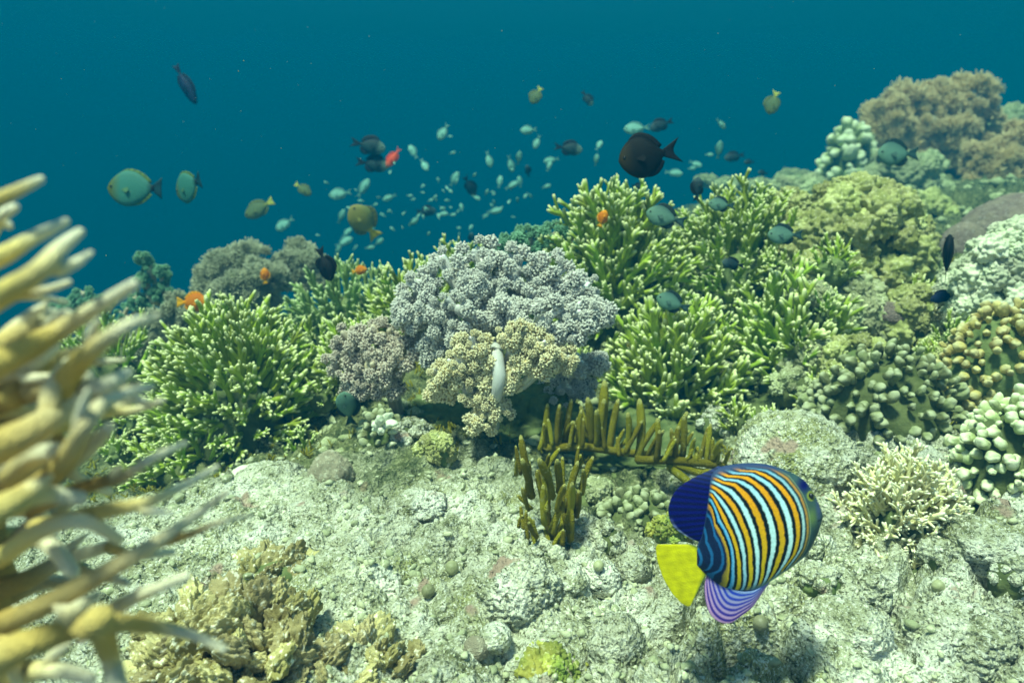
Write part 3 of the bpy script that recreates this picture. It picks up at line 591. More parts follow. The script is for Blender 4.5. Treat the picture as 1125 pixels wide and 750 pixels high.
# ------------------------------------------------------------------ yellow foreground branches (out of focus)
def near_coral():
    d0 = .42
    t = thing('branching_coral', 'yellow branching coral with cream tips, out of focus at the left edge', 'coral', P(-60, 700, d0))
    base = P(-60, 700, d0)
    L = [([(-60,245),(20,209),(45,197)],11,5,.0),([(-70,225),(-20,232),(10,248)],12,6,.04),([(-60,305),(0,282),(35,262),(72,244)],16,6,0),([(-60,360),(0,325),(40,300),(66,272),(88,255)],21,6,-.02),
      ([(-60,325),(30,322),(76,310)],9,4,.04),([(-60,345),(20,326),(74,332)],10,3,.06),([(-60,425),(20,388),(70,360),(112,334),(148,312)],24,6,-.02),([(60,440),(85,400),(110,378),(140,358),(172,348)],20,5,-.03),
      ([(-60,470),(0,440),(60,425),(110,425),(140,410)],26,9,.03),([(-60,520),(0,490),(40,470),(70,448),(95,415)],28,12,-.02),([(20,550),(60,520),(82,490),(100,460),(118,440),(165,425)],20,6,-.03),
      ([(60,470),(110,455),(150,450),(178,440)],12,5,.03),([(30,560),(96,534),(132,524),(168,503),(203,487)],14,5,.02),([(40,580),(110,562),(160,552),(200,534),(238,513)],15,4,0),
      ([(-60,720),(-10,690),(50,664),(120,626),(180,590),(220,562),(250,540)],26,4,0),([(170,598),(205,588),(240,574),(275,566)],9,3,.02),([(-60,770),(0,722),(50,700),(100,684),(136,662),(172,646),(206,633)],28,5,-.04),
      ([(90,690),(130,684),(170,688),(210,697),(246,712)],17,5,-.05),([(108,680),(116,705),(124,730),(134,765)],18,11,-.06),([(-60,600),(-10,565),(24,548),(55,543),(88,547)],22,10,-.05),
      ([(-60,640),(0,612),(40,585),(90,572),(130,592)],20,8,0),([(-60,600),(0,560),(50,520),(90,500),(120,470)],24,9,.05),([(-60,560),(0,530),(40,500),(70,497)],26,12,.02),([(-60,400),(0,380),(40,352),(60,345)],22,9,.05),
      ([(-60,660),(20,640),(70,615),(120,600)],24,10,.05),([(-60,690),(0,660),(50,640),(95,640)],24,9,.08),([(-60,770),(20,740),(60,735),(100,745)],26,9,0),([(60,430),(90,440),(130,436),(160,442)],14,6,.06),
      ([(120,600),(150,610),(190,606)],10,5,.06),([(10,690),(10,720),(30,770)],16,8,.03),([(-40,480),(20,462),(50,480),(90,490)],18,8,.06),([(40,470),(60,480),(80,520),(120,540)],16,7,.06),
      ([(60,600),(90,625),(140,640)],14,6,.07),([(10,440),(50,400),(90,385),(120,372)],18,7,.05),([(-60,300),(-20,270),(0,240),(16,228)],14,6,.05)]
    fr = random.Random(5)
    for k in range(9):                        # the thick tangle behind, towards the trunk
        y = 395 + k * 28; x1 = fr.uniform(20, 105); L.append(([(-70, y + fr.uniform(0, 40)), (-20, y), (x1 * .5, y - fr.uniform(0, 30)), (x1, y - fr.uniform(-10, 50))], fr.uniform(20, 28), fr.uniform(7, 12), fr.uniform(.05, .10)))
    for pts, r0, r1, dd in L:
        ws = []; n = len(pts)
        # smooth the polyline
        q = [P(x, y, d0 + dd + .03 * math.sin(i * 1.3 + r0)) - base for i, (x, y) in enumerate(pts)]
        fine = []
        for i in range(n - 1):
            p0, p1, p2, p3 = q[max(i - 1, 0)], q[i], q[i + 1], q[min(i + 2, n - 1)]
            for k in range(5):
                u = k / 5; fine.append(.5 * ((2 * p1) + (p2 - p0) * u + (2 * p0 - 5 * p1 + 4 * p2 - p3) * u * u + (3 * p1 - p0 - 3 * p2 + p3) * u ** 3))
        fine.append(q[-1]); m = len(fine); s = pxs(500, d0)
        rad = [(r0 + (r1 - r0) * (i / (m - 1)) ** .7) * s * .78 for i in range(m)]
        mb = MB(); mb.tube(fine, rad, 12, [(max(0, (i / (m - 1) - .25)) / .75) ** 1.3 for i in range(m)], wob=.025)
        for _k in range(1 if (len(pts) > 3 and fr.random() < .75) else 0):      # side twigs
            i0 = int(m * fr.uniform(.3, .72)); a0 = fine[i0]; dr = (fine[min(i0 + 2, m - 1)] - fine[i0 - 1]).normalized(); sd = (CAMUP * fr.choice((-1, 1)) * fr.uniform(.5, 1) + CAMFWD * fr.uniform(-.8, .8)).normalized()
            l = rad[i0] * fr.uniform(4.5, 8); mb.tube([a0, a0 + (dr + sd * .8).normalized() * l * .35, a0 + (dr + sd * .55).normalized() * l * .7, a0 + (dr + sd * .45).normalized() * l], [rad[i0] * .85, rad[i0] * .72, rad[i0] * .52, rad[i0] * .25], 10, [.2, .45, .75, 1])
        mk('branch', mb.mesh('branch'), M['gold'], t)
    V, F = ico(4); V = V * (1 + .2 * fbm(V * 2, 3))[:, None] * np.array([.09, .08, .16])
    mk('trunk', mesh_from('trunk', V, F, {'tip': np.zeros(len(V))}), M['gold'], t, P(-150, 600, .46) - base)
near_coral()

# ------------------------------------------------------------------ fish
def strip(A, B, nu, nv, thick, colf, s):
    """closed lens-shaped solid between curve A and curve B (fish plane, photo pixels); s metres per pixel"""
    A = np.array(A, float); B = np.array(B, float)
    def rs_(C, n):
        L = np.concatenate([[0], np.cumsum(np.linalg.norm(np.diff(C, axis=0), axis=1))]); L /= L[-1]
        # smooth resample
        u = np.linspace(0, 1, n); x = np.interp(u, L, C[:, 0]); y = np.interp(u, L, C[:, 1])
        k = max(1, n // 22); ker = np.ones(2 * k + 1) / (2 * k + 1)
        xp = np.pad(x, k, mode='reflect', reflect_type='odd'); yp = np.pad(y, k, mode='reflect', reflect_type='odd')
        return np.stack([np.convolve(xp, ker, 'valid'), np.convolve(yp, ker, 'valid')], 1)
    a, b = rs_(A, nu), rs_(B, nu); t = np.linspace(0, 1, nv)[None, :, None]
    G = a[:, None] * (1 - t) + b[:, None] * t; U, T = np.meshgrid(np.linspace(0, 1, nu), np.linspace(0, 1, nv), indexing='ij')
    th = thick(U, T); C = colf(U, T, G[..., 0], G[..., 1])
    V = []; cols = []
    for sg in (1, -1):
        V.append(np.stack([G[..., 0] * s, G[..., 1] * s, sg * th * s], -1).reshape(-1, 3)); cols.append(C.reshape(-1, 3))
    idx = np.arange(nu * nv).reshape(nu, nv); f = np.stack([idx[:-1, :-1], idx[1:, :-1], idx[1:, 1:], idx[:-1, 1:]], -1).reshape(-1, 4)
    N_ = nu * nv; F = np.concatenate([f, f[:, ::-1] + N_])
    ed = np.concatenate([idx[:, 0], idx[-1, 1:], idx[-2::-1, -1], idx[0, -2:0:-1]])
    nx = np.roll(ed, -1); F = np.concatenate([F, np.stack([nx, ed, ed + N_, nx + N_], -1)])
    return np.concatenate(V), [tuple(map(int, q)) for q in F], np.concatenate(cols)
def lens(w, p=.5, e=.15): return lambda U, T: .4 + w * np.clip(1 - (2 * T - 1) ** 2, 0, 1) ** p * np.clip(np.minimum((U + .02) / e, (1.02 - U) / e), 0, 1) ** .5
def srgb(r, g, b): return np.array([(c / 255) ** 2.2 for c in (r, g, b)])
def angelfish():
    d = .86; cx, cy = 820, 585; o0 = P(cx, cy, d); s = pxs(cy, d)
    t = thing('angelfish', 'angelfish with orange, white and blue stripes, dark blue rear and yellow tail', 'fish', o0)
    fwd = CAMFWD
    m = Matrix((( 1, 0, 0), (0, CAMUP.y, -fwd.y), (0, CAMUP.z, -fwd.z))).to_4x4()   # local x right, y up, z towards the viewer
    m.translation = o0; t.matrix_world = m @ Matrix.Rotation(R(-4), 4, 'Y') ; t.location = o0
    def L(pts): return [(x - cx, cy - y) for x, y in pts]
    c5 = lambda pts: np.array([(760 + x / 5 - cx, cy - (500 + y / 5)) for x, y in pts])
    curves = {-.5: c5([(92,330),(112,420),(150,500),(155,560),(140,610),(90,640)]), 0: c5([(96,280),(112,370),(160,460),(182,550),(180,640),(175,700)]),
      .5: c5([(100,240),(135,340),(180,425),(205,520),(207,600),(208,700)]), 1: c5([(105,212),(135,275),(175,365),(215,455),(236,540),(246,640),(250,710)]),
      1.5: c5([(112,195),(180,290),(225,380),(256,480),(270,600),(278,700)]), 2: c5([(128,176),(212,265),(253,355),(288,450),(300,560),(306,700)]),
      2.5: c5([(150,158),(200,185),(255,255),(302,360),(330,470),(342,580),(336,700)]), 3: c5([(160,140),(225,150),(285,215),(332,300),(360,390),(374,480),(370,580),(362,700)]),
      3.5: c5([(170,124),(240,130),(310,165),(370,245),(410,350),(424,450),(410,560),(380,700)]), 4: c5([(190,108),(290,114),(360,168),(420,260),(455,360),(470,450),(450,560),(410,680)]),
      4.5: c5([(220,92),(320,94),(410,150),(470,240),(505,350),(516,450),(495,560),(440,660)]), 5: c5([(260,80),(340,80),(410,112),(475,172),(522,245),(546,330),(551,430),(538,520),(480,610)]),
      5.5: c5([(300,64),(400,76),(480,125),(540,205),(572,290),(582,400),(570,490),(510,600)]), 6: c5([(330,52),(420,62),(500,110),(560,190),(592,290),(602,400),(590,490),(530,600)]), 6.5: c5([(350,44),(430,50),(520,100),(580,190),(610,290),(620,400),(606,490),(560,590)])}
    O = c5([(-80, 640)])[0]
    ks = sorted(curves)
    angs, rads = [], []
    for k in ks:
        v = curves[k] - O; a = np.arctan2(v[:, 1], v[:, 0]); r = np.hypot(v[:, 0], v[:, 1]); i = np.argsort(a); angs.append(a[i]); rads.append(r[i])
    def phase(X, Y):
        vx, vy = X - O[0], Y - O[1]; A = np.arctan2(vy, vx).ravel(); Rr = np.hypot(vx, vy).ravel()
        rr = np.stack([np.interp(A, a, r) for a, r in zip(angs, rads)], 1); rr = np.maximum.accumulate(rr + np.arange(len(ks)) * 1e-3, 1)
        ph = np.full(len(A), -1.0)
        for j in range(len(ks) - 1):
            m_ = (Rr >= rr[:, j]) & (Rr < rr[:, j + 1]); ph[m_] = ks[j] + (Rr[m_] - rr[m_, j]) / np.maximum(rr[m_, j + 1] - rr[m_, j], 1e-3) * .5
        below = Rr < rr[:, 0]; ph[below] = -.5 - (rr[below, 0] - Rr[below]) / 6 * .5
        ph[Rr >= rr[:, -1]] = 7
        return ph.reshape(X.shape)
    OR, YE, BL, WH, DK = srgb(238, 160, 20), srgb(214, 190, 20), srgb(40, 150, 215), srgb(205, 248, 250), srgb(14, 26, 30)
    GR, OLV, NV = srgb(58, 82, 84), srgb(100, 124, 72), srgb(14, 18, 84)
    def colf(U, T, X, Y):
        ph = phase(X, Y); _q = np.stack([X.ravel() * .11, Y.ravel() * .11, X.ravel() * 0], 1); ph = ph + np.where(ph < 6, 1, 0) * (.035 * perlin(_q * 2) + .02 * perlin(_q * 6)).reshape(X.shape); f = ph - np.floor(ph)
        def sm(x, a, b): x = np.clip((x - a) / (b - a), 0, 1); return x * x * (3 - 2 * x)
        o_ = 1 - sm(np.minimum(f, 1 - f), .118, .168); b_ = 1 - sm(np.abs(f - .5), .105, .158)
        up = np.clip((Y + 55) / 95, 0, 1)[..., None]
        oc = YE * (1 - up) + OR * up
        wht = (np.clip(1.25 - np.abs(Y - 0) / 62, 0, 1) * np.clip((ph - .4) / 1.8, 0, 1))[..., None] ** .5
        bc = BL * (1 - wht) + WH * wht
        c = DK * (1 - o_ - b_)[..., None] + oc * o_[..., None] + bc * b_[..., None]
        small = np.clip((-ph + .2) * 2, 0, 1)[..., None]; c = c * (1 - small) + (srgb(36, 96, 150) * b_[..., None] + srgb(22, 36, 70) * (1 - b_)[..., None]) * small
        _n = (.88 + .22 * perlin(_q * np.array([14., 5., 1.])) + .1 * perlin(_q * 3)).reshape(X.shape)[..., None]; c = c * _n
        # thinner, yellower far stripes then the grey-green face
        k1 = np.clip((ph - 5.15) / .5, 0, 1)[..., None]; c = c * (1 - k1 * .45) + GR * k1 * .45
        face = sm(ph, 5.9, 6.6)[..., None]; fc = GR * (.9 + .2 * perlin(np.stack([X.ravel() * .15, Y.ravel() * .15, X.ravel() * 0], 1)).reshape(X.shape))[..., None]
        low = np.clip((-Y - 10) / 30, 0, 1)[..., None]; 
        sp = np.exp(-(((X - (884 - cx)) / 6.5) ** 2 + ((Y - (cy - 563)) / 9) ** 2))[..., None]; fc = fc * (1 - sp) + OLV * sp
        nb = np.clip(1.3 - np.hypot((X - (879 - cx)) / 9 - (Y - (cy - 529)) / 40, (Y - (cy - 530)) / 8), 0, 1)[..., None]; fc = fc * (1 - nb) + NV * nb
        nb2 = np.clip(1.2 - np.hypot((X - (893 - cx)) / 4, (Y - (cy - 556)) / 14), 0, 1)[..., None] * .6; fc = fc * (1 - nb2) + srgb(70, 80, 130) * nb2
        gl = (np.exp(-((ph - 6.35) / .05) ** 2) * .6)[..., None]; c = c * (1 - face) + fc * face; c = c * (1 - gl) + srgb(150, 160, 90) * gl
        er = np.hypot(X - (885 - cx), Y - (cy - 541)); e1 = np.clip(5.6 - er, 0, 1)[..., None]; c = c * (1 - e1) + srgb(120, 130, 60) * e1; mo = np.exp(-((Y - (cy - 566) - (X - (897 - cx)) * .25) / .8) ** 2)[..., None] * np.clip((X - (890 - cx)) / 2, 0, 1)[..., None]; c = c * (1 - mo * .8)
        # blue-grey dorsal margin above the stripes
        rim = sm(T, .925, .985)[..., None] * np.clip((868 - cx - X) / 20, 0, 1)[..., None]; c = c * (1 - rim) + srgb(48, 64, 100) * rim
        bel = sm(T, .06, .015)[..., None] * np.clip((X + 10) / 20, 0, 1)[..., None]; c = c * (1 - bel) + srgb(96, 124, 120) * bel
        return c
    top = L([(766,604),(770,592),(774,570),(777,545),(779,524),(782,516),(796,511.5),(815,508.5),(835,508),(850,511),(866,517),(879,523),(888,533),(896,549),(900,562)])
    bot = L([(766,622),(772,628),(776,632),(781,636),(786,640),(791,644),(803,648),(820,648),(835,645),(845,638),(853,632),(869,621),(884,608),(894,588),(900,567)])
    def bylen(C, n=60):
        C = np.array(C); x = np.linspace(C[0, 0], C[-1, 0], n); return np.stack([x, np.interp(x, C[:, 0], C[:, 1])], 1)
    V, F, c = strip(bot, top, 300, 260, lens(16, .55, .22), colf, s)
    mk('body', mesh_from('angelfish_body', V, F, None, c), M['fish'], t)
    def dl(U, T, X, Y):
        c = np.broadcast_to(srgb(6, 8, 92), (*U.shape, 3)).copy()
        rim = np.clip((U - .0) * 0 + np.clip((.30 - U) / .3, 0, 1) * 1, 0, 1)[..., None] * .8; c = c * (1 - rim) + srgb(44, 60, 96) * rim
        edge = np.clip((.10 - T) / .06, 0, 1)[..., None] * np.clip((U - .62) / .2, 0, 1)[..., None]; c = c * (1 - edge) + srgb(150, 165, 220) * edge
        ray = (.8 + .5 * np.sin(U * 110 + 2 * T))[..., None]; return c * ray
    A = L([(790,512),(776,519),(765,524),(757,529),(750,533.5),(743,540),(738,549),(735,560),(736,570),(740,579),(748,586),(757,591),(765,595),(777,598)])
    B = L([(800,515),(796,520),(790,527),(785,533),(783,540),(782,548),(781,556),(781,564),(781,572),(781,580),(781,586),(781,592),(781,597),(780,602)])
    V, F, c = strip(A, B, 60, 40, lambda U, T: .5 + 5 * T ** .8, dl, s); mk('dorsal_fin', mesh_from('dorsal_fin', V, F, None, c), M['fish'], t)
    c3 = lambda pts: [(715 + x / 6.82 - cx, cy - (590 + y / 6.82)) for x, y in pts]
    def tl(U, T, X, Y):
        c = np.broadcast_to(srgb(204, 196, 8), (*U.shape, 3)).copy(); g = (.5 + .5 * np.sin(U * 60))[..., None]; c = c * (.90 + .10 * g) * (.92 + .25 * perlin(np.stack([X.ravel() * .12, Y.ravel() * .12, X.ravel() * 0], 1)).reshape(X.shape))[..., None]
        rt = np.clip((T - .88) / .12, 0, 1)[..., None]; c = c * (1 - rt) + srgb(90, 110, 40) * rt
        return c
    V, F, c = strip(c3([(60,66),(44,84),(56,190),(100,320),(165,430),(235,505),(285,528)]), c3([(300,60),(350,75),(395,120),(425,190),(422,260),(390,330),(330,460),(300,525)]), 60, 50, lambda U, T: .5 + 3 * T * np.clip(1 - (2 * U - 1) ** 2, 0, 1) ** .5, tl, s)
    # bow the trailing edge outwards
    
    mk('tail_fin', mesh_from('tail_fin', V, F, None, c), M['fish'], t)
    def an(U, T, X, Y):
        f = T * 6.2 + .2 * np.sin(U * 7); q = .5 + .5 * np.cos(2 * math.pi * f); q = np.clip((q - .25) / .5, 0, 1)[..., None]
        a = srgb(40, 70, 190) * (1 - T[..., None]) + srgb(70, 40, 130) * T[..., None]; b = srgb(130, 150, 200) * (1 - T[..., None]) + srgb(190, 140, 190) * T[..., None]
        return a * (1 - q) + b * q
    V, F, c = strip(c3([(440,225),(500,210),(560,300),(600,380),(680,400),(760,395),(850,340),(885,330)]), c3([(440,225),(405,360),(412,480),(445,585),(520,645),(600,650),(760,525),(885,330)]), 120, 70,
                    lambda U, T: .5 + 4 * (1 - T) ** .7 * np.clip(np.minimum(U, 1 - U) * 6, 0, 1), an, s)
    mk('anal_fin', mesh_from('anal_fin', V, F, None, c), M['fish'], t)
    V, F, c = strip([(866-cx, cy-556), (866-cx, cy-572)], [(854-cx, cy-560), (855-cx, cy-584)], 14, 14, lambda U, T: .35 + 0 * U, lambda U, T, X, Y: np.broadcast_to(srgb(112, 132, 70), (*U.shape, 3)) * (.85 + .2 * np.sin(U * 30))[..., None], s)
    V[:, 2] += 13.5 * s + (V[:, 0] / s - (860 - cx)) * -.25 * s; mk('pectoral_fin', mesh_from('pectoral_fin', V, F, None, c), M['fish'], t)
    V, F = ico(3); e = mk('eye', mesh_from('eye', V * 3.2 * s, F), M['eye'], t, ((885 - cx) * s, (cy - 541) * s, 11.2 * s))
angelfish()

def fish_parts(kind, res=1):
    """unit-length fish, nose at +x; returns {part: (V,F,col)}"""
    K = dict(
      butterfly=dict(h=.33, w=.07, pk=.45, tail=.14, fork=.1, body=(64,122,108), back=(66,118,104), face=(92,98,30), rear=(16,22,26), fin=(100,124,60), tailc=(24,60,66), dfin=.045),
      damsel=dict(h=.25, w=.09, pk=.42, tail=.24, fork=.5, body=(100,136,120), back=(54,80,78), face=(96,128,108), rear=(54,78,76), fin=(40,58,60), tailc=(54,80,80), dfin=.10),
      bicolor=dict(h=.22, w=.09, pk=.42, tail=.26, fork=.6, body=(40,60,62), back=(34,44,50), face=(120,145,130), rear=(20,26,30), fin=(24,30,34), tailc=(22,28,32), dfin=.12),
      silver=dict(h=.19, w=.08, pk=.42, tail=.24, fork=.6, body=(140,196,182), back=(84,134,128), face=(115,165,150), rear=(100,150,140), fin=(90,140,135), tailc=(100,150,142), dfin=.06),
      dark=dict(h=.22, w=.09, pk=.42, tail=.25, fork=.6, body=(40,60,66), back=(26,36,42), face=(70,90,90), rear=(24,34,38), fin=(20,28,30), tailc=(26,34,38), dfin=.10),
      black=dict(h=.27, w=.10, pk=.45, tail=.24, fork=.4, body=(14,16,20), back=(10,12,16), face=(26,26,24), rear=(10,12,14), fin=(8,10,12), tailc=(14,16,20), dfin=.14),
      surgeon=dict(h=.33, w=.10, pk=.46, tail=.26, fork=.75, body=(15,13,8), back=(7,8,9), face=(50,42,16), rear=(10,12,14), fin=(10,12,16), tailc=(16,18,24), dfin=.08),
      orange=dict(h=.28, w=.11, pk=.5, tail=.2, fork=.1, body=(200,115,10), back=(190,100,10), face=(235,150,20), rear=(235,150,10), fin=(230,150,20), tailc=(235,170,30), dfin=.08),
      red=dict(h=.19, w=.09, pk=.45, tail=.22, fork=.7, body=(235,90,60), back=(190,50,50), face=(235,120,90), rear=(235,90,70), fin=(200,70,60), tailc=(220,90,80), dfin=.08),
      gold=dict(h=.32, w=.10, pk=.45, tail=.2, fork=.3, body=(150,140,60), back=(110,120,70), face=(140,130,70), rear=(225,190,20), fin=(120,120,60), tailc=(235,200,20), dfin=.12),
      olive=dict(h=.3, w=.09, pk=.45, tail=.2, fork=.3, body=(105,120,80), back=(70,85,60), face=(110,120,70), rear=(140,140,60), fin=(110,120,70), tailc=(200,200,90), dfin=.1),
      slate=dict(h=.13, w=.08, pk=.5, tail=.2, fork=.3, body=(20,36,70), back=(14,26,50), face=(26,40,70), rear=(14,26,50), fin=(14,24,44), tailc=(14,24,50), dfin=.04),
    )[kind]
    nx, nr = (26, 16) if res else (12, 8)
    xs = np.linspace(0, 1, nx); bl = 1 - K['tail']
    pk = K['pk']
    prof = np.where(xs < 1 - pk, np.sin(np.clip(xs / (1 - pk), 0, 1) * math.pi / 2) ** .95, np.cos(np.clip((xs - (1 - pk)) / pk, 0, 1) * math.pi / 2) ** .62)
    prof = np.maximum(prof, .17 * (xs < .4)); hh = K['h'] * prof; ww = K['w'] * np.maximum(prof, .0) ** .8
    hh[-1] = .004; ww[-1] = .004
    V = []; C = []
    c = {k: srgb(*K[k]) for k in ('body', 'back', 'face', 'rear', 'fin', 'tailc')}
    for i, x in enumerate(xs):
        X = .5 - bl + bl * x
        for k in range(nr):
            th = 2 * math.pi * k / nr; z = math.sin(th); V.append((X, ww[i] * math.cos(th), hh[i] * z))
            col = c['body'] * (1 - max(0, z) ** 1.5) + c['back'] * max(0, z) ** 1.5
            f = np.clip((x - .68) / .25, 0, 1); col = col * (1 - f) + c['face'] * f
            f = np.clip((.16 - x) / .12, 0, 1); col = col * (1 - f) + c['rear'] * f; C.append(col)
    F = [(i * nr + k, (i + 1) * nr + k, (i + 1) * nr + (k + 1) % nr, i * nr + (k + 1) % nr) for i in range(nx - 1) for k in range(nr)]
    F += [tuple(range(nr)), tuple(range((nx - 1) * nr, nx * nr))[::-1]]
    out = {'body': (np.array(V), F, np.array(C))}
    def fin(A, B, nu, nv, cc, w):
        V, F, q = strip(A, B, nu, nv, lambda U, T: w * (1.2 - T) + 0 * U, lambda U, T, X, Y: np.broadcast_to(cc, (*U.shape, 3)) * (.8 + .25 * np.sin(U * 40))[..., None], 1.0)
        V = V[:, [0, 2, 1]]; return V, F, q
    x0 = .5 - bl; h0 = K['h'] * .17; fk = K['fork']; tl = K['tail']; th_ = K['h'] * .62
    out['tail_fin'] = fin([(x0 + .03, -h0), (x0 + .03, 0), (x0 + .03, h0)], [(x0 - tl, -th_), (x0 - tl * (1 - fk * .75), 0), (x0 - tl, th_)], 9, 5, c['tailc'], .006)
    def at(x): return np.interp(x, .5 - bl + bl * xs, hh)
    dx = np.linspace(x0 + bl * .10, x0 + bl * .72, 9); df = K['dfin'] * np.array([.35, .85, 1, .95, .9, .85, .8, .6, .1])
    out['dorsal_fin'] = fin([(x, at(x) * .9) for x in dx], [(x - .05 * (1 - i / 8), at(x) + df[i]) for i, x in enumerate(dx)], 13, 4, c['fin'], .005)
    dx = np.linspace(x0 + bl * .10, x0 + bl * .45, 7); df = K['dfin'] * np.array([.35, .9, 1, .9, .7, .4, .1])
    out['anal_fin'] = fin([(x, -at(x) * .9) for x in dx], [(x - .05 * (1 - i / 6), -at(x) - df[i]) for i, x in enumerate(dx)], 11, 4, c['fin'], .005)
    xp = x0 + bl * .66; zp = -K['h'] * .1
    out['pectoral_fin'] = (np.array([(xp, K['w'] * 1.0, zp), (xp - .10, K['w'] * 1.5, zp - .07), (xp - .15, K['w'] * 1.45, zp - .01), (xp - .12, K['w'] * 1.4, zp + .04),
                                     (xp, -K['w'] * 1.0, zp), (xp - .10, -K['w'] * 1.5, zp - .07), (xp - .15, -K['w'] * 1.45, zp - .01), (xp - .12, -K['w'] * 1.4, zp + .04)]),
                           [(0, 1, 2, 3), (4, 7, 6, 5)], np.tile(c['fin'] * .6 + c['body'] * .4, (8, 1)))
    return out, K
FISH = {}
def get_fish(kind, small):
    key = (kind, small)
    if key not in FISH:
        parts, K = fish_parts(kind, 0 if small else 1)
        if small:
            V = []; F = []; C = []; b = 0
            for p, (v, f, c) in parts.items():
                V.append(v); C.append(c); F += [tuple(i + b for i in q) for q in f]; b += len(v)
            FISH[key] = {'fish': mesh_from('small_fish', np.concatenate(V), F, None, np.concatenate(C))}
        else:
            FISH[key] = {p: mesh_from(p, v, f, None, c) for p, (v, f, c) in parts.items()}
            e, ef = ico(2); xe = .5 - .09
            V = np.concatenate([e * .024 + np.array([xe, K['w'] * .58, .03]), e * .024 + np.array([xe, -K['w'] * .58, .03])]); FISH[key]['eye'] = mesh_from('eye', V, ef + [tuple(i + len(e) for i in f) for f in ef])
    return FISH[key]
def fish(px, py, ln, ang, d, kind, label, small=False, yaw=0, group=None, hs=1.0, name=None, cat='fish', roll=0):
    """ln in photo pixels, ang = heading in the picture, yaw = turn away from the picture plane"""
    ms = get_fish(kind, small)
    x_ = px
    if kind in ('silver', 'butterfly', 'bicolor', 'olive', 'gold', 'red', 'dark', 'slate') and d > 2.15 and not (x_ > 600 and py > 200) and d < 4: d = d * (1.5 if kind == 'butterfly' else 1.8)
    s = ln * pxs(py, d)
    a = R(ang); X = CAMR * math.cos(a) + CAMUP * math.sin(a); flip = math.cos(a) < 0
    Z = (-CAMR * math.sin(a) + CAMUP * math.cos(a)) * (-1 if flip else 1)
    Y = Z.cross(X)
    m = Matrix((X, Y, Z)).transposed().to_4x4() @ Matrix.Rotation(R(yaw), 4, 'Z') @ Matrix.Rotation(R(roll), 4, 'X') @ Matrix.Diagonal((s, s, s * hs, 1)); m.translation = P(px, py, d)
    if small:
        o = mk(name or 'small_fish', ms['fish'], M['fish']); o.matrix_world = m; return tag(o, label, cat, group)
    t = thing(name or 'reef_fish', label, cat, (0, 0, 0), group); t.matrix_world = m
    for p, me in ms.items(): mk(p, me, M['eye'] if p == 'eye' else M['fish'], t)
    return t
fish(148, 207, 60, 180, 2.2, 'butterfly', 'oval pale butterflyfish with a black tail base, alone in the blue at left', name='butterflyfish', hs=1.0)
fish(207, 205, 46, 195, 2.3, 'butterfly', 'narrow-looking butterflyfish turned away, just right of the oval one', name='butterflyfish', yaw=-32, hs=1.1)
fish(285, 229, 36, 210, 2.6, 'olive', 'greenish fish with its tail up, right of the two butterflyfish', hs=.8)
fish(204, 93, 50, -62, 2.8, 'slate', 'slim dark blue fish diving head down at the upper left', name='slender_fish')
fish(432, 173, 26, 235, 2.4, 'red', 'small red-orange fish swimming head down in the blue', name='anthias')
fish(400, 244, 44, 128, 2.2, 'gold', 'golden-brown damselfish with a yellow tail above the grey-green staghorn', name='damselfish', yaw=20)
fish(333, 208, 22, -35, 2.6, 'olive', 'little olive fish left of the pale group', hs=.8)
fish(313, 246, 24, 215, 2.6, 'silver', 'bright silver fish low in the blue above the feathery soft coral', hs=1.2)
fish(374, 213, 26, 190, 2.7, 'silver', 'pale silvery fish left of the golden-brown damselfish', hs=1.2)
fish(212, 332, 36, 0, 2.35, 'orange', 'bright orange fish hovering over the left edge of the rounded staghorn', name='damselfish')
fish(395, 297, 17, 10, 2.6, 'orange', 'small orange fish in the grey-green slender staghorn', small=True, name='damselfish')
fish(291, 303, 18, 95, 2.9, 'orange', 'small orange-yellow fish in front of the feathery soft coral', small=True, name='damselfish')
fish(662, 240, 20, 70, 2.18, 'orange', 'small orange fish among the branches of the tall staghorn', small=True, name='damselfish')
fish(357, 290, 40, -70, 2.35, 'black', 'black damselfish nosing down into the staghorn left of the lilac coral', name='damselfish', hs=.8)
fish(714, 171, 70, 191, 1.95, 'surgeon', 'big dark brown fish with forked tail above the tall staghorn', name='surgeonfish')
fish(727, 137, 28, 200, 2.7, 'dark', 'dim dark fish right behind the tail of the big dark one')
fish(700, 141, 30, 185, 4.2, 'silver', 'faint pale fish in the haze above the big dark one', hs=1.1)
fish(849, 113, 27, 250, 2.6, 'olive', 'olive-yellow fish high in the blue at right')
fish(589, 105, 21, 240, 2.8, 'olive', 'small olive fish highest in the middle of the blue')
fish(732, 239, 46, 165, 2.05, 'damsel', 'grey-green damselfish over the right half of the tall staghorn', name='damselfish')
fish(793, 225, 30, 175, 2.2, 'damsel', 'smaller grey-green damselfish further right over the crest staghorn', name='damselfish')
fish(863, 258, 40, 180, 2.05, 'damsel', 'pale teal damselfish in front of the flat yellowish lobed coral', name='damselfish')
fish(987, 169, 46, 180, 3.1, 'damsel', 'dark grey fish with a black tail before the feathery leather coral', name='damselfish', hs=1.15)
fish(740, 333, 40, 160, 1.98, 'damsel', 'grey damselfish in the gap between the two staghorn corals', name='damselfish')
fish(382, 449, 46, 95, 1.68, 'damsel', 'teal-grey fish turned on end in the shade below the mauve soft coral', name='damselfish', yaw=30)
fish(806, 290, 26, 170, 2.1, 'dark', 'dark fish half hidden in the staghorn under the teal damselfish')
fish(766, 208, 28, 85, 2.4, 'dark', 'dark fish upright on the staghorn crest')
fish(1041, 284, 54, 84, 2.0, 'black', 'black fish upright in the gully left of the pale lobed corals', roll=60, hs=.8)
fish(1036, 325, 30, 200, 2.05, 'slate', 'blue-black fish under the black upright one', hs=1.6)
fish(404, 160, 40, -12, 2.7, 'bicolor', 'upper of two dark-tailed pale-headed fish in the blue')
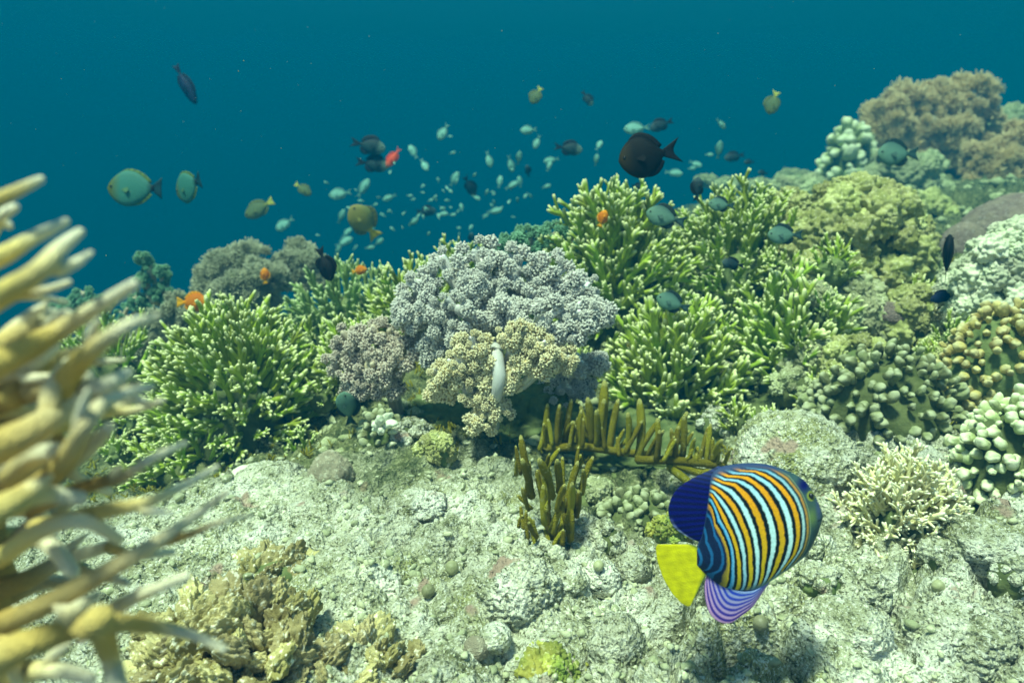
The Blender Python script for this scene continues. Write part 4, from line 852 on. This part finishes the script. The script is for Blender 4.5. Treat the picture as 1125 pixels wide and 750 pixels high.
fish(409, 180, 38, -8, 2.7, 'bicolor', 'lower of two dark-tailed pale-headed fish, nearer the red fish')
fish(624, 163, 32, -8, 2.7, 'bicolor', 'dark-tailed fish with a bright pale front left of the big dark fish')
fish(487, 145, 21, 240, 2.8, 'silver', 'single bright silver fish high above the pale group', hs=1.2)
fish(645, 108, 20, -55, 3.4, 'bicolor', 'tiny dark-tailed fish high in the blue', small=True)
fish(581, 143, 19, 185, 2.9, 'silver', 'silver fish above its twin near the middle of the blue', small=True, hs=1.3)
fish(590, 156, 17, 250, 2.9, 'silver', 'silver fish just below and right of its twin', small=True, hs=1.1)
G = 'small fish schooling above the reef'
lab_p = 'small pale fish in the loose school over the reef'; lab_d = 'small dark fish in the loose school over the reef'
pale = [(454,167,18,120),(466,181,17,-60),(494,150,6,0),(499,197,17,60),(537,175,17,-75),(561,180,17,-75),(570,174,14,80),(549,200,14,80),(562,204,15,30),(571,200,12,100),(428,217,15,200),(399,207,22,60),(375,238,16,60),
 (381,256,14,50),(378,266,20,35),(390,272,8,60),(416,266,13,30),(406,272,10,10),(371,275,12,50),(454,244,14,30),(486,235,12,0),(543,232,16,10),(523,217,10,-30),(473,220,7,20),(450,215,7,0),(606,176,16,190),(603,183,12,70),
 (658,160,14,60),(655,176,12,80),(792,136,14,-40),(779,170,9,0),(764,180,14,-30),(740,190,18,-10),(760,185,10,10),(790,165,18,85),(497,168,7,10),(507,228,9,100),(497,236,8,0),(600,205,10,20),(517,250,8,60)]
dark = [(516,204,22,-60),(468,232,20,5),(807,172,20,190),(823,178,10,180),(580,188,12,100),(700,205,14,0),(518,262,12,90),(838,190,10,170)]
for i, (x, y, l, a) in enumerate(pale): fish(x, y, l * 1.15, a, rnd.uniform(2.7, 3.9), 'silver', lab_p, True, rnd.uniform(-30, 30), G)
for i, (x, y, l, a) in enumerate(dark): fish(x, y, l * 1.15, a, rnd.uniform(2.8, 3.9), 'dark', lab_d, True, rnd.uniform(-30, 30), G)
for i in range(70):
    x = rnd.gauss(490, 75); y = 222 + rnd.gauss(0, 20) - (x - 490) * .10
    if y > 262 or x > 590 or x < 340: continue
    fish(x, y, rnd.uniform(5, 9), rnd.uniform(0, 360), rnd.uniform(3.6, 6), 'silver', lab_p, True, rnd.uniform(-40, 40), G)

# ------------------------------------------------------------------ ground cover nobody could count
def surface_scatter(name, label, n, region, size, mat, seed, kind):
    r = np.random.RandomState(seed); V = []; F = []; A = []; b = 0
    x0, x1, y0, y1 = region; us = r.uniform(x0, x1, n); dd = np.exp(r.uniform(math.log(y0), math.log(y1), n)); xs = us * dd
    den = perlin(np.stack([xs * 3.1, dd * 3.1, xs * 0 + seed], 1)); keep = den > r.uniform(-.5, .35, n); xs, dd = xs[keep], dd[keep]; zs = ground_z(xs, dd)
    v0, f0 = ico(1)
    vals = []
    for i in range(len(xs)):
        s = r.uniform(*size) * (.6 + .4 * dd[i])
        if kind == 'tuft':
            for j in range(4):
                dv = np.array([r.normal() * .5, r.normal() * .5, 1.]); dv /= np.linalg.norm(dv); sd = np.cross(dv, r.normal(size=3)); sd /= np.linalg.norm(sd); s2 = np.cross(dv, sd); w_ = s * .2; l = s * r.uniform(1, 2.2)
                o = np.array([xs[i], dd[i], zs[i] - s * .3]) + r.normal(size=3) * s * .35
                q = np.stack([o + sd * w_, o - sd * w_ * .5 + s2 * w_, o - sd * w_ * .5 - s2 * w_, o + dv * l * .7 + sd * w_ * .9, o + dv * l * .7 + (-sd * .5 + s2) * w_ * .9, o + dv * l * .7 + (-sd * .5 - s2) * w_ * .9, o + dv * l])
                V.append(q); F += [(b, b + 1, b + 4, b + 3), (b + 1, b + 2, b + 5, b + 4), (b + 2, b, b + 3, b + 5), (b + 3, b + 4, b + 6), (b + 4, b + 5, b + 6), (b + 5, b + 3, b + 6)]; A += [0, 0, 0, .7, .7, .7, 1]; b += 7
        else:
            q = v0 * (1 + .30 * r.normal(size=(len(v0), 1))) * np.array([r.uniform(.6, 1.4), r.uniform(.6, 1.4), r.uniform(.5, 1)]) * s
            a = r.uniform(0, 6); c_, s_ = math.cos(a), math.sin(a); q = q @ np.array([[c_, -s_, 0], [s_, c_, 0], [0, 0, 1]]) + np.array([xs[i], dd[i], zs[i] + s * .15])
            V.append(q); F += [tuple(k + b for k in f) for f in f0]; A += [0] * len(q); b += len(q)
    o = mk(name, mesh_from(name, np.concatenate(V), F, {'tip': A}), M[mat]); o['kind'] = 'stuff'; o['label'] = label
surface_scatter('coral_rubble', 'fine broken coral rubble lying over the pale rock', 3000, (-.75, .95, .72, 1.9), (.002, .009), 'stone', 3, 'bit')
surface_scatter('turf_algae', 'short green turf algae on the rock', 5200, (-.8, 1.0, 1.6, 3.6), (.005, .012), 'turf' if 'turf' in M else 'finger', 4, 'tuft')
surface_scatter('reef_nodules', 'dense small coral nodules over the far reef slope', 5000, (-.3, 1.0, 1.65, 9), (.006, .019), 'lobe_grey', 5, 'bit')

# little corals filling the gaps of the reef carpet
gr = random.Random(23)
SPR = [(915,300,2.2,'on the front of the big cauliflower head'),(905,350,2.05,'just under the big cauliflower head'),(880,385,2.0,'behind the right tips of the open staghorn'),(1010,330,2.2,'left of the black upright fish'),
 (1025,400,1.9,'between the ochre knob coral and the bright lumpy coral'),(900,445,1.85,'at the left end of the dark knob coral'),(1045,380,1.95,'just above the ochre knob coral'),(860,300,2.4,'under the pale teal damselfish'),
 (590,390,2.0,'half hidden behind the right side of the yellow-tan soft coral'),(575,350,2.2,'behind the middle of the lilac soft coral'),(620,300,2.5,'between the lilac soft coral and the tall staghorn'),(640,420,1.95,'above the left end of the finger coral row'),
 (810,470,1.8,'left of the rounded pale boulder'),(845,480,1.72,'on the top edge of the rounded pale boulder'),(355,440,1.95,'in the shade left of the mauve soft coral'),(300,365,2.6,'behind the top of the rounded bush'),
 (250,350,2.8,'under the grey-green feathery soft coral'),(180,420,2.5,'behind the left flank of the rounded bush'),(150,470,2.1,'behind the yellow tips, beside the low dark staghorn'),(130,500,1.9,'lowest of those behind the yellow branches'),
 (105,440,2.5,'in the dim staghorn thicket'),(430,350,2.4,'at the left shoulder of the lilac soft coral'),(345,385,2.3,'at the upper right edge of the rounded bush'),(1070,500,1.5,'at the left foot of the mint knob coral'),
 (930,440,1.8,'on top of the dark knob coral'),(770,420,2.1,'between the two front staghorn corals')]
for i, (x, y, d, wh) in enumerate(SPR):
    colony(x, y, d, gr.uniform(45, 70), gr.uniform(30, 44), 16, gr.choice(['green', 'dark', 'green']), 'small green staghorn sprig ' + wh, L=.10, upbias=.3, elev=(0, 1), group='small staghorn sprigs in the gaps of the reef')
CRU = [(890,330,2.1,'left of the grey-green lobed coral'),(1010,300,2.6,'at the near edge of the teal gully'),(1040,410,1.85,'touching the left of the ochre knob coral'),(870,430,1.9,'under the open staghorn'),(960,430,1.85,'right on top of the dark knob coral'),
 (1060,350,2.0,'under the pale lobed lump'),(1000,500,1.6,'at the top of the cream bushy coral'),(1040,520,1.5,'between the cream bushy coral and the mint knobs'),(640,590,1.25,'below the spreading finger coral'),(665,600,1.22,'above the grey lump near the yellow tail'),
 (600,620,1.15,'at the foot of the lowest finger coral'),(750,620,1.1,'partly behind the yellow tail'),(880,600,1.2,'just right of the belly of the angelfish'),(900,640,1.08,'below and right of the angelfish'),(480,500,1.55,'under the left end of the yellow-tan soft coral'),
 (450,480,1.62,'right of the white round knobs'),(960,660,1.05,'below the withered tuft'),(1110,640,1.08,'at the right edge under the greenish rock'),(1030,610,1.18,'at the right foot of the cream bushy coral'),(790,470,1.85,'over the right end of the finger corals')]
for i, (x, y, d, wh) in enumerate(CRU):
    mound(x, y, d, gr.uniform(34, 56), gr.uniform(18, 30), 16, (gr.choice(['lobe_grey', 'lobe', 'stone']) if d > 1.5 else 'stone'), 'small knobbly crust ' + wh, gr.uniform(6, 8.5), elev=(0, 1), group='small coral crusts on the reef rock', name='crust_coral')

# distant coral heads on the far right reef flat, fading into the blue
FAR = [(862,205,6.2,30,14),(890,208,6,30,16),(835,203,7,26,10),(915,196,7.5,30,14),(800,200,8,30,8),(870,193,8.5,40,9),(775,196,9,26,7),(1110,150,8,50,28),(1080,165,8,40,20),(1125,172,7,44,22),(945,190,8.5,40,10),(1005,268,4.2,40,18),(1040,250,4.4,36,16)]
for i, (x, y, d, wv, hv) in enumerate(FAR[:8]):
    w_ = ['low faded coral head farthest left on the distant reef flat', 'faded coral head next to the round whitish one']
    lab = ['low faded coral head left of the round whitish one', 'faded lumpy head touching the round whitish one', 'faint coral head behind the crest staghorn tips', 'faint coral mound behind the round whitish head',
           'barely visible coral mound right of the upright dark fish', 'long faint coral ridge on the distant reef flat', 'farthest left speck of the distant reef flat', 'hazy coral mound beyond the right feathery leather coral'][i]
    mound(x, y + 4, d, wv, hv, 16, 'lobe_grey', lab, hv * .5, name='distant_coral', core=True)

def marine_snow():
    r = np.random.RandomState(77); V = []; F = []; b = 0; v0, f0 = ico(1)
    for i in range(170):
        d = r.uniform(1.0, 6); p = P(r.uniform(-60, 1180), r.uniform(-20, 330), d); V.append(v0 * r.uniform(.0005, .0011) * (.6 + d * .35) + np.array(p)); F += [tuple(k + b for k in f) for f in f0]; b += len(v0)
    o = mk('marine_snow', mesh_from('marine_snow', np.concatenate(V), F, {'tip': np.zeros(b)}), M['squirt']); o['kind'] = 'stuff'; o['label'] = 'tiny pale specks drifting in the water'
marine_snow()
# ------------------------------------------------------------------ water: one closed body of haze round everything
def build_haze():
    V = [(x, y, z) for z in (-20, 12.0) for x, y in ((-110, -4), (110, -4), (110, 120), (-110, 120))]
    F = [(0, 3, 2, 1), (4, 5, 6, 7), (0, 1, 5, 4), (1, 2, 6, 5), (2, 3, 7, 6), (3, 0, 4, 7)]
    me = mesh_from('haze', V, F, smooth=False); m = bpy.data.materials.new('water_haze'); m.use_nodes = True; n = m.node_tree
    for x in list(n.nodes):
        if x.type == 'BSDF_PRINCIPLED': n.nodes.remove(x)
    v = n.nodes.new('ShaderNodeVolumePrincipled'); v.inputs['Density'].default_value = .25
    v.inputs['Color'].default_value = (.0, .046, .097, 1); v.inputs['Absorption Color'].default_value = (.36, .535, .52, 1)
    v.inputs['Anisotropy'].default_value = 0
    out = [x for x in n.nodes if x.type == 'OUTPUT_MATERIAL'][0]; n.links.new(v.outputs[0], out.inputs['Volume'])
    o = mk('haze', me, m); o['kind'] = 'stuff'; o['label'] = 'blue-green sea water fading the distance'
build_haze()
